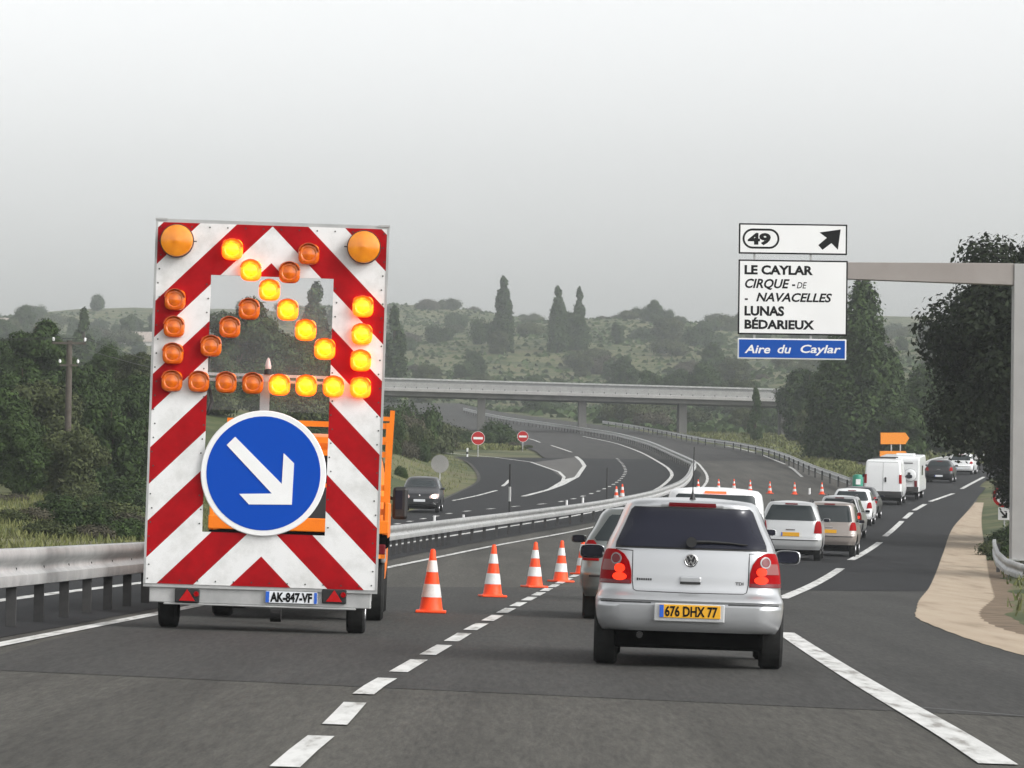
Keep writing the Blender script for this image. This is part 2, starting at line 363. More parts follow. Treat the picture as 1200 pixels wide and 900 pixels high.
# carriageways beyond the exit
r_edge = fy(curve([(1010, 572), (960, 556), (900, 534), (860, 525), (820, 519), (780, 511), (740, 503.5), (690, 497), (640, 490.5), (592, 484), (520, 468.5)]))
l_edge = fy(curve([(700, 562), (674, 540), (641, 537.5), (627, 529), (609, 522), (585, 514), (550, 504), (480, 487)]) + [V(-30, 700)])
strip('carriageway', l_edge, r_edge, grid_axis([(327, 700, 4)]), 'asphalt_mid', .032, 16)
strip('exit_road', fy(curve([(1010, 572), (1062, 562), (1100, 546)]) + [V(40, 345)]), main_right, grid_axis([(232, 330, 3)]), 'asphalt_dark', .0335, 8)
def poly_sheet(name, pix, material, off, step=2.5):
    """flat patch outlined on the ground, cut into rows so that it follows the ground"""
    ps = [gnd(a, b) for a, b in pix]; y0 = min(p.y for p in ps); y1 = max(p.y for p in ps)
    mb = MB(); n = len(ps); cols = 6; ys = list(np.linspace(y0+.01, y1-.01, max(3, int((y1-y0)/step)+2))); rows = []
    for y in ys:
        xs = []
        for i in range(n):
            a, b = ps[i], ps[(i+1) % n]
            if (a.y-y)*(b.y-y) < 0: xs.append(a.x + (b.x-a.x)*(y-a.y)/(b.y-a.y))
        if len(xs) >= 2: rows.append((y, min(xs), max(xs)))
    for y, l, r in rows:
        for i in range(cols+1):
            x = l+(r-l)*i/cols; mb.v.append((x, y, T0(x, y)+off+(off-.03)*.012*y))
    c = cols+1; mb.f = [(j*c+i, j*c+i+1, (j+1)*c+i+1, (j+1)*c+i) for j in range(len(rows)-1) for i in range(cols)]; mb.m = [0]*len(mb.f)
    return tag(mb.build(name, material, smooth=180), kind='structure')
# newer dark asphalt on the exit lane, oncoming carriageway, and a mid tone ahead of the transverse joint
poly_sheet('asphalt_patch', [(-60, 800), (560, 818), (1090, 836), (1300, 850), (1300, 790), (1078, 733), (1072, 715), (1086, 694), (905, 692), (640, 690), (300, 690), (0, 770)], 'asphalt_mid', .032)
poly_sheet('exit_lane', [(700, 692), (1088, 695), (1104, 650), (1116, 620), (1139, 592), (1156, 572), (1098, 565), (1062, 568), (1003, 590), (940, 625), (850, 650)], 'asphalt_dark', .0345)
strip('oncoming_carriageway', lambda y: lef(y)+.4, lambda y: med(y)-.35, grid_axis([(-30, 330, 3)]), 'asphalt_dark', .0325, 12)
strip('median_strip', lambda y: med(y)-.35, lambda y: med(y)+.45, grid_axis([(-30, 330, 3)]), 'asphalt_dark', .034, 2)
poly_sheet('asphalt_nose', [(622, 543), (674, 536.5), (684, 546), (676, 560), (661, 563), (646, 551.5)], 'asphalt_pale', .0355)
strip('concrete_gutter', lambda y: main_right(y)-.05+.010*math.sin(y*2.3)+.008*math.sin(y*5.1+1), lambda y: rig(y)+.03*math.sin(y*3.7), grid_axis([(30, gnd(1148, 590).y, .6)]), 'concrete', .036, 6)

# bare earth beside the gutter
M['dirt'] = noisy('bare earth', [(.085, .065, .042), (.16, .115, .075), (.20, .15, .10)], 1.5, .95, 8, .6, 9)
strip('dirt_verge', lambda y: rig(y)-.4, lambda y: rig(y)+1.0, grid_axis([(30, 135, 3)]), 'dirt', .0345, 4)

# painted markings
def resample(ps, step):
    out = [ps[0]]; 
    for a, b in zip(ps[:-1], ps[1:]):
        n = max(1, int((b-a).length/step)); out += [a + (b-a)*(i/n) for i in range(1, n+1)]
    return out
mk = MB()
def line_w(ps, width, off=.0365):
    ps = resample([Vector((p[0], p[1], 0)) for p in ps], 2.0); n = len(ps); o = len(mk.v)
    for i, p in enumerate(ps):
        t = (ps[min(i+1, n-1)]-ps[max(i-1, 0)]).normalized(); s = Vector((t.y, -t.x, 0))*(width/2)
        for q in (p-s, p+s): mk.v.append((q.x, q.y, T0(q.x, q.y)+off+(off-.03)*.013*p.y))
    mk.f += [(o+2*i, o+2*i+1, o+2*i+3, o+2*i+2) for i in range(n-1)]; mk.m += [0]*(n-1)
def smooth_line(pts, n=60):
    f = fy(pts); y0, y1 = pts[0].y, pts[-1].y; return [(f(y), y) for y in np.linspace(y0, y1, n)]
# left edge line of our carriageway
line_w(smooth_line([V(-5.4, -5), V(-4.9, 20)] + curve([(0, 760), (168, 726), (440, 670), (560, 645), (700, 618), (780, 597), (818, 577), (829, 562), (824, 551), (812, 540.5), (795, 533)])), .17)
# lane line: 3 m dashes, 1.33 m gaps
lane = fy([V(-1.35, -5)] + curve([(352, 890), (392, 856), (425, 820), (468, 792), (503, 771), (530, 755), (553, 741), (575, 729), (592, 719.5), (625, 702), (655, 686), (690, 668)]) + [V(3.2, 130)])
y = gnd(390, 856).y - 8.66
while y < 105: line_w([(lane(y + .1*i), y + .1*i) for i in (0, 15, 30)], .155); y += 4.33
# right edge line, broad and worn
line_w(smooth_line(curve([(1170, 903), (1117, 868), (1040, 822), (985, 788), (945, 762), (920, 745)]), 30), .225)
# dashes along the exit lane
exl = [[(916, 704), (948, 690), (985, 668)], [(997, 658), (1031, 637)], [(1037, 630), (1057, 612)], [(1060, 609), (1068, 602)], [(1071, 599.5), (1084, 592)], [(1090, 589), (1117, 579.5)], [(1127, 574), (1153, 560)]]
for pp in exl: line_w([gnd(*q) for q in pp], .24, .0375)
# oncoming carriageway: solid edge line, lane dashes, slip road lines
line_w(smooth_line([V(-7.6, -5)] + curve([(0, 707), (165, 686), (453, 642), (580, 621), (704, 599), (752, 583), (779, 568), (787, 555), (779, 546.7), (759, 535), (727, 522), (683, 512)])), .22)
od = fy([V(-9.2, 60)] + curve([(527, 603), (600, 595), (651, 590), (690, 580.5), (708, 574), (723, 566), (731, 558), (733, 552), (727, 542), (718, 534), (700, 527)]))
y = 100.
while y < 330: line_w([(od(y), y), (od(y+1.5), y+1.5)], .2); y += 5.2
for pp, wd in (([(613, 583), (640, 576), (657, 570), (676, 560), (685, 547), (681, 541), (675, 536)], .28), ([(659, 566), (661, 560), (655, 554), (646, 551), (622, 542.5), (580, 537), (530, 532.5), (503, 530)], .2),
               ([(670, 531), (657, 526.5), (646, 523)], .22), ([(633, 519.5), (627, 517), (620, 515)], .22), ([(531, 588), (560, 582), (582, 576)], .18), ([(589, 571), (594, 567), (597, 563.5)], .2)):
    line_w([gnd(*q) for q in pp], wd, .0385)
for pp in ([(920, 545), (905, 539), (893, 534)], [(940, 560), (930, 551), (925, 548)], [(884, 531), (868, 527), (850, 523.5)]): line_w([gnd(*q) for q in pp], .2, .0375)
tag(mk.build('lane_markings', 'paint', smooth=180), kind='structure')
# chevron end of the nose island and the tarred joints across the road
poly_sheet('nose_paint', [(640, 575.5), (660, 563.5), (668, 561.5), (676, 560), (664, 568)], 'paint', .0395, .8)
sm_ = MB()
def seam(pix, wd):
    o = len(sm_.v)
    for a, b in pix:
        p = gnd(a, b)
        for dy in (-wd, wd): sm_.v.append((p.x, p.y+dy, T0(p.x, p.y+dy)+.034))
    sm_.f += [(o+2*i, o+2*i+1, o+2*i+3, o+2*i+2) for i in range(len(pix)-1)]; sm_.m += [0]*(len(pix)-1)
seam([(1040, 832), (1090, 835), (1150, 840), (1205, 845)], .10)
tag(sm_.build('asphalt_joint', 'seam'), kind='structure')

# ------------------------------------------------------------------ guard rails
WB = [(0, -.20), (.065, -.185), (.075, -.13), (.07, -.075), (.01, -.035), (.0, 0), (.01, .035), (.07, .075), (.08, .14), (.06, .19), (-.02, .20)]
def guard_rail(label, xf, y0, y1, spacing, double=True, top=.80, group=None, steps=None):
    root = empty('guard_rail', label, 'guard rail', group); p0 = V(xf(y0), y0); root.location = p0
    def beam(sgn, name):
        mb = MB(); ys = steps or grid_axis([(y0, y1, 2.)]); n = len(WB)
        for y in ys:
            x = xf(y); t = Vector((xf(y+.5)-xf(y-.5), 1, 0)).normalized(); s = Vector((t.y, -t.x, 0))*sgn
            for a, h in WB:
                q = Vector((x, y, 0)) + s*((.045 if double else .04)+a); mb.v.append((q.x-p0.x, q.y-p0.y, T0(x, y)+top-.20+h-p0.z))
            for a, h in reversed(WB):
                q = Vector((x, y, 0)) + s*((.045 if double else .04)+a-.006); mb.v.append((q.x-p0.x, q.y-p0.y, T0(x, y)+top-.20+h-p0.z))
        m = 2*n
        mb.f = [(j*m+i, j*m+(i+1) % m, (j+1)*m+(i+1) % m, (j+1)*m+i) for j in range(len(ys)-1) for i in range(m)]; mb.m = [0]*len(mb.f)
        return mb.build(name, 'steel', root, 50)
    beam(1, 'beam')
    if double: beam(-1, 'beam')
    pm = MB()
    pm.box((0, 0, .29), (.10, .006, .70)); pm.box((-.05, .028, .29), (.006, .05, .70)); pm.box((.05, .028, .29), (.006, .05, .70))
    pm.box((0, .02, top-.20), (.09 if double else .06, .06, .12))
    me = pm.mesh('post', 'steel_dull'); cnt = 0
    extra = MB(); y = y0+1
    while y < y1:
        x = xf(y)
        if cnt < 98:
            o = link('post', me, root); o.location = (x-p0.x, y-p0.y, T0(x, y)-p0.z); cnt += 1
        else: extra.box((x-p0.x, y-p0.y, T0(x, y)-p0.z+.3), (.10, .06, .66))
        y += spacing if y < 130 else spacing*2
    if extra.v: tag(extra.build('far_post', 'steel_dull', root), kind='stuff')
    return root
guard_rail('long galvanised double guard rail along the middle of the motorway', med, 14, 640, 2.0, top=.84)
rr = fy(curve([(1003, 564), (960, 548.5), (900, 526), (860, 518), (820, 512.5), (780, 505), (740, 498), (690, 491), (640, 485)], .75))
guard_rail('single guard rail along the outside of the far bend, in front of the trees', rr, 240, 560, 4.0, False)
ry0 = gnd(1062, 556, .75).y
er = fy(curve([(1052, 563), (1075, 550), (1102, 536)], .75)+[V(42, 345)])
guard_rail('short pale guard rail beside the black car on the exit road', er, curve([(1052, 563)], .75)[0].y+1, 340, 4.0, False)
# turned-down end of the rail round the gantry post
def rail_end():
    root = empty('guard_rail', 'curved galvanised guard rail end wrapped round the gantry post', 'guard rail'); root.location = at(1185, 668, 112); b = root.location
    path = [at(1166, 640, 118), at(1166.5, 646, 115.5), at(1170, 655, 112), at(1180, 664, 109), at(1200, 671, 106), at(1230, 680, 103), at(1270, 690, 100)]
    mb = MB(); n = len(WB); m = 2*n; path = resample(path, .4)
    for i, p in enumerate(path):
        t = (path[min(i+1, len(path)-1)]-path[max(i-1, 0)]); t.z = 0; t.normalize(); s = Vector((t.y, -t.x, 0))
        for a, h in WB: q = p + s*a; mb.v.append(tuple(Vector((q.x, q.y, q.z+h))-b))
        for a, h in reversed(WB): q = p + s*(a-.006); mb.v.append(tuple(Vector((q.x, q.y, q.z+h))-b))
    mb.f = [(j*m+i, j*m+(i+1) % m, (j+1)*m+(i+1) % m, (j+1)*m+i) for j in range(len(path)-1) for i in range(m)]; mb.m = [0]*len(mb.f)
    mb.build('beam', 'steel', root, 50)
    for k in (3, len(path)//2, len(path)-4):
        p = path[k]-b; MB().box((p.x+.1, p.y+.1, p.z-.35), (.10, .06, 1.0)).build('post', 'steel_dull', root)
rail_end()

# ------------------------------------------------------------------ vehicles: a body is a stack of rounded plan outlines
class Body:
    def __init__(s, W, YR, YF, rc=(.28, .22), fc=(.35, .45), bulge=.05, fbulge=.10, bar=.02, crown=.05):
        s.W, s.YR, s.YF = (pchip([a for a, _ in t], [b for _, b in t]) for t in (W, YR, YF))
        s.z0, s.z1 = W[0][0], W[-1][0]; s.rc, s.fc, s.b, s.fb, s.bar, s.crown = rc, fc, bulge, fbulge, bar, crown; s.c = {}
    def outline(s, z):
        z = round(min(max(z, s.z0), s.z1), 4)
        if z in s.c: return s.c[z]
        w, yr, yf = s.W(z), s.YR(z), s.YF(z); L = yf-yr; k = min(1., L/1.6)
        rx, ry = min(s.rc[0], w*.6), s.rc[1]*k; fx, fyy = min(s.fc[0], w*.7), s.fc[1]*k; b, fb = s.b, s.fb*k; P = []
        for i in range(10): x = (w-rx)*i/10; P.append((x, yr + b*(x/w)**2))
        for i in range(11):
            a = i/10*math.pi/2; x = w-rx+rx*math.sin(a); P.append((x, yr + b*((w-rx)/w)**2 + ry*(1-math.cos(a))))
        ya = yr + b*((w-rx)/w)**2 + ry; yb = yf - fb*((w-fx)/w)**2 - fyy
        for i in range(1, 24):
            t = i/24; P.append((w + s.bar*(1-(2*t-1)**4)*.999, ya+(yb-ya)*t))
        for i in range(11):
            a = (1-i/10)*math.pi/2; x = w-fx+fx*math.sin(a); P.append((x, yf - fb*((w-fx)/w)**2 - fyy*(1-math.cos(a))))
        for i in range(9, -1, -1): x = (w-fx)*i/10; P.append((x, yf - fb*(x/w)**2))
        P = np.array(P); d = np.concatenate([[0], np.cumsum(np.hypot(*np.diff(P, axis=0).T))]); s.c[z] = (P, d); return P, d
    def pt(s, mode, t, z):
        P, d = s.outline(z); sg = 1 if t >= 0 else -1; u = abs(t)
        if mode == 'rear': q = u
        elif mode == 'front': q = d[-1]-u
        else: q = np.interp(u, P[15:50, 1], d[15:50])
        return Vector((sg*float(np.interp(q, d, P[:, 0])), float(np.interp(q, d, P[:, 1])), z))
    def surf(s, mode, t, z, off):
        e = .012; p = s.pt(mode, t, z); sg = 1 if t >= 0 else -1
        a = s.pt(mode, t+e*(1 if abs(t)+e < 9 else -1), z)-s.pt(mode, t-e if abs(t) > e else t, z)
        b = s.pt(mode, t, min(z+e, s.z1))-s.pt(mode, t, max(z-e, s.z0)); n = a.cross(b)
        if n.length < 1e-9: return p
        n.normalize(); c = Vector((0, (s.YR(.7)+s.YF(.7))/2, .7)); 
        ref = Vector((0, -1, .2)) if mode == 'rear' else Vector((0, 1, .3)) if mode == 'front' else Vector((sg, 0, .1))
        if n.dot(ref) < 0: n = -n
        return p + n*off
    def shell(s, arches=(), wheel_r=.31):
        zs = sorted(set([round(z, 4) for z in np.arange(s.z0, s.z1, .022)]+[s.z1])); mb = MB(); n = None
        for z in zs:
            P, _ = s.outline(z); ring = [(x, y, z) for x, y in P] + [(-x, y, z) for x, y in P[-2:0:-1]]; n = len(ring); mb.v += ring
        ym = (s.YR(s.z1)+s.YF(s.z1))/2; top = mb.v[-n:]
        for k in (.9, .75, .55, .3, .1):
            mb.v += [(x*k, ym+(y-ym)*k, s.z1+s.crown*(1-k**2.2)) for x, y, _ in top]
        R = len(mb.v)//n
        mb.f = [(j*n+i, j*n+(i+1) % n, (j+1)*n+(i+1) % n, (j+1)*n+i) for j in range(R-1) for i in range(n)]
        mb.f += [tuple(range(n))[::-1], tuple(range((R-1)*n, R*n))]; mb.m = [0]*len(mb.f); return mb
    def patch(s, name, mode, rows, material, parent, off=.006, nc=10, skirt=.012, smooth=60):
        """a panel that lies on the body: rows are (z, t0, t1)"""
        zr = [r[0] for r in rows]; zs = []
        for a, b in zip(zr[:-1], zr[1:]): k = max(1, int(abs(b-a)/.035)); zs += [a+(b-a)*i/k for i in range(k)]
        zs.append(zr[-1]); up = zr[-1] > zr[0]; xs = zr if up else zr[::-1]
        A = [r[1] for r in rows] if up else [r[1] for r in rows][::-1]; B = [r[2] for r in rows] if up else [r[2] for r in rows][::-1]
        mb = MB(); m = nc+1
        for z in zs:
            a, b = np.interp(z, xs, A), np.interp(z, xs, B)
            for i in range(m): mb.v.append(tuple(s.surf(mode, a+(b-a)*i/nc, z, off)))
        for z in zs:
            a, b = np.interp(z, xs, A), np.interp(z, xs, B)
            for i in range(m): mb.v.append(tuple(s.surf(mode, a+(b-a)*i/nc, z, -skirt)))
        R = len(zs); o = R*m
        mb.f = [(j*m+i, j*m+i+1, (j+1)*m+i+1, (j+1)*m+i) for j in range(R-1) for i in range(nc)]
        edge = [i for i in range(m)] + [j*m+nc for j in range(1, R)] + [(R-1)*m+i for i in range(nc-1, -1, -1)] + [j*m for j in range(R-2, 0, -1)]
        mb.f += [(edge[i], edge[(i+1) % len(edge)], edge[(i+1) % len(edge)]+o, edge[i]+o) for i in range(len(edge))]
        mb.m = [0]*len(mb.f); return mb.build(name, material, parent, smooth)
    def disc(s, name, mode, t, z, rt, rz, material, parent, off=.012, rin=0.):
        rows = []
        for i in range(13):
            a = math.pi*(i/12-.5); h = math.cos(a)*rt; rows.append((z+math.sin(a)*rz, t-h, t+h+1e-4))
        return s.patch(name, mode, rows, material, parent, off, 8)
def finish_body(mb, material, parent, arches, rad, w):
    """link the shell and cut the wheel arches out of it"""
    o = mb.build('body', [material, 'black'], parent, 40)
    cm = MB(); cm.mi = 1
    for x0 in (-1, 1):
        for y in arches: cm.lathe([(rad, x0*w-.28), (rad, x0*w+.28)], (0, y, rad*.86), 'X', 32)
    cm.v = [p for p in cm.v]; c = cm.build('cutter', [material, 'black'])
    md = o.modifiers.new('cut', 'BOOLEAN'); md.object = c; md.operation = 'DIFFERENCE'; md.solver = 'EXACT'; md.material_mode = 'INDEX'
    me = bpy.data.meshes.new_from_object(o.evaluated_get(bpy.context.evaluated_depsgraph_get()))
    o.modifiers.clear(); old = o.data; o.data = me; bpy.data.meshes.remove(old); bpy.data.objects.remove(c)
    me.set_sharp_from_angle(angle=R_(40)); return o
_wheel = {}
def wheels(root, ys, track, r, width=.2):
    k = (r, width)
    if k not in _wheel:
        a = MB(); a.lathe([(r*.62, -width/2), (r*.93, -width/2), (r, -width*.38), (r, width*.38), (r*.93, width/2), (r*.62, width/2), (r*.60, width*.2), (r*.60, -width*.2)], axis='X', n=36, ring=True)
        b = MB(); b.lathe([(r*.60, -width*.18), (r*.62, width*.46), (r*.56, width*.47), (r*.50, width*.30), (r*.16, width*.36), (r*.12, width*.42), (.01, width*.42)], axis='X', n=30)
        _wheel[k] = (a.mesh('wheel', 'rubber', 40), b.mesh('rim', 'rim', 40))
    for y in ys:
        for sg in (-1, 1):
            o = link('wheel', _wheel[k][0], root); o.location = (sg*track, y, r); 
            if sg < 0: o.rotation_euler.z = math.pi
            link('rim', _wheel[k][1], o)
def mirror(root, x, y, z, material, s=1.):
    sg = 1 if x > 0 else -1; mb = MB(); n = 14
    mb.tube([(x-sg*.13*s, y+.03, z-.03), (x+sg*.02, y+.02, z-.02)], .022*s, 8)
    prof = [(.0, .0), (.10, .055), (.115, .10), (.105, .125)]
    vs = []; fs = []
    for k, (dy, sc) in enumerate([(.14, .35), (.11, .78), (.05, 1.), (.0, 1.0), (-.005, .93)]):
        for i in range(20):
            a = 6.28318*i/20; c, d = math.cos(a), math.sin(a); e = .55
            vs.append((x+sg*.10*s + .115*s*sc*abs(c)**e*math.copysign(1, c), y+dy*s, z+(.064*s)*sc*abs(d)**e*math.copysign(1, d)))
    fs = [(j*20+i, j*20+(i+1) % 20, (j+1)*20+(i+1) % 20, (j+1)*20+i) for j in range(4) for i in range(20)] + [tuple(range(20))]
    mb.add(vs, fs); o = mb.build('mirror', material, root, 50)
    g = MB(); cx = x+sg*.10*s; g.add([(cx+(v[0]-cx)*.88, y-.009, z+(v[2]-z)*.84) for v in vs[-20:]], [tuple(range(20))]); g.build('mirror_glass', 'glass', o)
    return o
def plate(root, x, y, z, w, h, material, text=None, bold=.01, eu=False):
    mb = MB(); mb.box((x, y, z), (w, .012, h)); p = mb.build('number_plate', material, root, bevel=.004)
    b = MB(); b.box((x-w*.465, y-.0085, z), (w*.068, .006, h*.94)); b.build('blue_band', 'plate_blue', p)
    if text: t = MB(); text_on(t, text, x-w*.41, x+w*(.45 if not eu else .40), z-h*.36, z+h*.36, y-.0095, bold); t.build('lettering', 'ink', p)
    return p
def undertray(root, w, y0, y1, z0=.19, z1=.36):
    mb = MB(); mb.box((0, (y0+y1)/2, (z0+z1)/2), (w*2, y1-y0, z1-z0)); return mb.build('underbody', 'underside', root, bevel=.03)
def hatch(label, color, cat='car', W=.83, H=1.46, L=3.9, ground=.30, belt=.98, wh=.31, glass='glass_clear', rake=.30, win_top=None, plate_m='plate_yellow', lit=False, brake=False, roofw=.57, boxy=0., hood=1.02, rails=False, group=None, noplate=False, tail='tall', spare=False):
    """generic hatchback, estate or people carrier; the rear is at y = 0 and it faces +y"""
    root = empty('car', label, cat, group); wt = win_top or H-.10; z1 = H-.045
    b = Body([(ground, W-.06), (ground+.14, W-.01), (ground+.32, W), (belt-.10, W-.03), (belt, W-.05), ((belt+z1)/2, (W+roofw)/2-.03+boxy), (wt, roofw+.02), (z1, roofw-.04)],
             [(ground, .06), (ground+.12, .01), (ground+.30, .0), (ground+.36, .05), (belt-.08, .10), (belt, .12), (wt, .12+rake), (z1, .19+rake)],
             [(ground, L-.08), (ground+.15, L-.01), (ground+.35, L), (hood-.34, L-.04), (hood-.26, L-.10), (hood-.14, L-.45), (hood-.02, L-.95), (hood+.04, L-1.12), (wt, L-1.85), (z1, L-2.0)])
    finish_body(b.shell(), color, root, (.72, L-.78), wh+.045, W)
    wheels(root, (.72, L-.78), W-.13, wh); undertray(root, W-.22, .30, L-.4, .17, ground+.1)
    wl_, wu = belt+.04, wt-.02
    def ww(z): return b.W(z)
    rows = [(wl_, -ww(wl_)+.12, ww(wl_)-.12), (wl_+.03, -ww(wl_)+.085, ww(wl_)-.085), (wu-.03, -ww(wu)+.09, ww(wu)-.09), (wu, -ww(wu)+.13, ww(wu)-.13)]
    b.patch('rear_window', 'rear', rows, glass, root, .006, 16)
    for sg in (-1, 1):
        ya, yb = .55+rake*.3, L-1.35
        for p, q in (((ya, ya+.55), (ya+.12, ya+.50)), ((ya+.63, (ya+yb)/2+.30), (ya+.57, (ya+yb)/2+.18)), (((ya+yb)/2+.38, yb), ((ya+yb)/2+.26, yb-.62))):
            b.patch('side_window', 'side', [(wl_+.0, sg*p[0], sg*p[1]), (wu-.03, sg*q[0], sg*q[1])], glass, root, .005, 6)
        t = W-.06; lz0, lz1 = ground+.46, belt+(.04 if tail == 'tall' else -.02)
        lamp = b.patch('tail_lamp', 'rear', [(lz0, sg*(t-.17), sg*(t+.10)), ((lz0+lz1)/2, sg*(t-.15), sg*(t+.10)), (lz1-.03, sg*(t-.12), sg*(t+.05)), (lz1, sg*(t-.09), sg*(t+.02))], 'tail_red', root, .014, 8)
        if lit: b.disc('bulb', 'rear', sg*(t-.08), lz0+.09, .06, .055, 'tail_lit', lamp, .022)
        mirror(root, sg*(W-.02), L-1.75, belt+.05, color if color != 'dark_plastic' else 'black', .85)
        b.patch('headlamp', 'front', [(hood-.42, sg*.42, sg*(W-.10)), (hood-.34, sg*.40, sg*(W-.02)), (hood-.26, sg*.46, sg*(W-.02))], 'pale_lens', root, .012, 8)
        if rails:
            r = MB(); r.tube([(sg*(roofw-.06), .55+rake, H-.02), (sg*(roofw-.05), .65+rake, H+.03), (sg*(roofw-.05), L-2.3, H+.03), (sg*(roofw-.06), L-2.2, H-.02)], .016, 8); r.build('roof_rail', 'dark_plastic', root, 40)
    b.patch('windscreen', 'front', [(hood+.05, -W+.16, W-.16), (wt-.03, -roofw+.08, roofw-.08)], glass, root, .006, 14)
    b.patch('bumper_strip', 'rear', [(ground+.25, -W+.1, W-.1), (ground+.275, -W+.1, W-.1)], 'dark_plastic', root, .008, 16)
    b.patch('front_grille', 'front', [(ground+.08, -.5, .5), (ground+.20, -.52, .52)], 'dark_plastic', root, .006, 12)
    if not noplate:
        pz = ground+.42 if tail == 'tall' else ground+.14
        plate(root, 0, b.surf('rear', 0, pz, .02).y, pz, .50, .11, plate_m)
    hd = MB(); hz = ground+.55; hd.box((0, b.surf('rear', 0, hz, .012).y, hz), (.26, .025, .035)); hd.build('handle', 'chrome' if color != 'dark_car' else 'dark_plastic', root, bevel=.008)
    bl = b.patch('brake_lamp', 'rear', [(wt-.005, -.17, .17), (wt+.022, -.17, .17)], 'brake_lit' if brake else 'tail_dark', root, .016, 8)
    return root, b

# --- silver hatchback in front of the camera
def silver_hatchback():
    root = empty('car', 'silver hatchback with yellow plate and both tail lamps lit, close ahead in the middle lane', 'car')
    b = Body([(.31, .745), (.36, .775), (.45, .795), (.545, .80), (.56, .80), (.60, .79), (.63, .775), (.72, .765), (.85, .752), (.95, .733), (1.0, .715), (1.05, .697), (1.20, .628), (1.365, .56), (1.405, .535), (1.43, .49)],
             [(.31, .07), (.35, .03), (.42, .008), (.535, .0), (.55, .018), (.56, .018), (.575, .0), (.60, .012), (.625, .055), (.65, .085), (.80, .10), (.95, .115), (1.0, .125), (1.05, .15), (1.365, .40), (1.40, .39), (1.43, .45)],
             [(.31, 3.80), (.45, 3.88), (.65, 3.88), (.74, 3.80), (.82, 3.50), (.93, 2.95), (.98, 2.75), (1.365, 2.05), (1.43, 1.9)], rc=(.25, .24), bulge=.06, bar=.03, crown=.035)
    finish_body(b.shell(), 'silver', root, (.68, 3.14), .345, .80)
    wheels(root, (.68, 3.14), .715, .305, .2); 
    ub = undertray(root, .64, .30, 3.6, .155, .42)
    win = b.patch('rear_window', 'rear', [(1.025, -.60, .60), (1.035, -.655, .655), (1.06, -.658, .658), (1.335, -.545, .545), (1.355, -.53, .53), (1.365, -.49, .49)], 'glass', root, .008, 24)
    b.patch('window_seal', 'rear', [(1.012, -.672, .672), (1.06, -.672, .672), (1.345, -.557, .557), (1.372, -.52, .52)], 'black', win, .004, 24)
    wp = MB(); z = 1.065; pts = [b.surf('rear', x, z+.05*(1-(x/.6))*0 + dz, .022) for x, dz in ((-.02, 0), (.15, .005), (.32, .0), (.48, -.012))]
    wp.tube(pts, [.018, .014, .010, .007], 6); q = b.surf('rear', .0, 1.06, .03); wp.lathe([(.045, -.03), (.04, .02), (.02, .03)], (q.x, q.y-.01, q.z), 'Y', 16); wp.build('wiper', 'black', root, 40)
    # tailgate cut line
    g = MB(); line = [(-.665, 1.0), (-.50, .99), (-.497, .73), (-.485, .66), (-.46, .645), (0, .640), (.46, .645), (.485, .66), (.497, .73), (.50, .99), (.665, 1.0)]
    pts = []
    for a, c in zip(line[:-1], line[1:]):
        k = max(2, int(math.hypot(c[0]-a[0], c[1]-a[1])/.05)); pts += [b.surf('rear', a[0]+(c[0]-a[0])*i/k, a[1]+(c[1]-a[1])*i/k, .0005) for i in range(k)]
    g.tube(pts, .0045, 5); g.build('tailgate_seam', 'dark_plastic', root)
    for sg in (-1, 1):
        f = lambda rows: [(z, sg*a, sg*c) for z, a, c in rows]
        lamp = b.patch('tail_lamp', 'rear', f([(.705, .508, .86), (.72, .505, .87), (.82, .508, .87), (.90, .53, .85), (.96, .575, .82), (.985, .62, .80), (.993, .66, .77)]), 'tail_red', root, .018, 14)
        b.patch('lower_lens', 'rear', f([(.708, .512, .855), (.735, .512, .86), (.738, .512, .86)]), 'tail_dark', lamp, .0215, 12)
        b.patch('reverse_lens', 'rear', f([(.815, .645, .80), (.82, .635, .81), (.895, .66, .79), (.905, .67, .78)]), 'reverse_lens', lamp, .022, 8)
        b.disc('indicator_ring', 'rear', sg*.640, .915, .050, .048, 'lamp_ring', lamp, .023)
        b.disc('indicator_lens', 'rear', sg*.640, .915, .038, .037, 'tail_dark', lamp, .026)
        b.disc('bulb', 'rear', sg*.605, .835, .045, .038, 'tail_lit', lamp, .024)
        b.disc('bulb', 'rear', sg*.605, .765, .060, .034, 'tail_lit', lamp, .024)
        for p, q in (((.75, 1.40), (.90, 1.36)), ((1.46, 2.42), (1.42, 1.92))):
            b.patch('side_window', 'side', f([(1.03, p[0], p[1]), (1.34, q[0], q[1])]), 'glass', root, .005, 8)
        mirror(root, sg*.785, 2.25, .955, 'silver', 1.0)
        b.patch('headlamp', 'front', f([(.62, .35, .72), (.70, .34, .78), (.78, .42, .76)]), 'pale_lens', root, .012, 8)
    b.patch('windscreen', 'front', [(1.0, -.60, .60), (1.34, -.48, .48)], 'glass', root, .006, 14)
    bl = b.patch('brake_lamp', 'rear', [(1.383, -.20, .20), (1.388, -.205, .205), (1.402, -.20, .20)], 'tail_dark', root, .018, 14)
    b.patch('lamp_housing', 'rear', [(1.376, -.26, .26), (1.39, -.27, .27), (1.406, -.24, .24)], 'silver', bl, .010, 14)
    b.patch('bumper_strip', 'rear', [(.545, -.80, -.33), (.562, -.80, -.33)], 'dark_plastic', root, .002, 12)
    b.patch('bumper_strip', 'rear', [(.545, .33, .80), (.562, .33, .80)], 'dark_plastic', root, .002, 12)
    # plate recess, plate, handle, emblem, badges, aerial
    y = b.surf('rear', 0, .5, 0).y
    r = MB(); r.box((0, y-.010, .475), (.60, .03, .155)); r.build('plate_holder', 'silver_warm', root, bevel=.008)
    pl = plate(root, .005, y-.034, .485, .52, .112, 'plate_yellow', '676 DHX 77', .03)
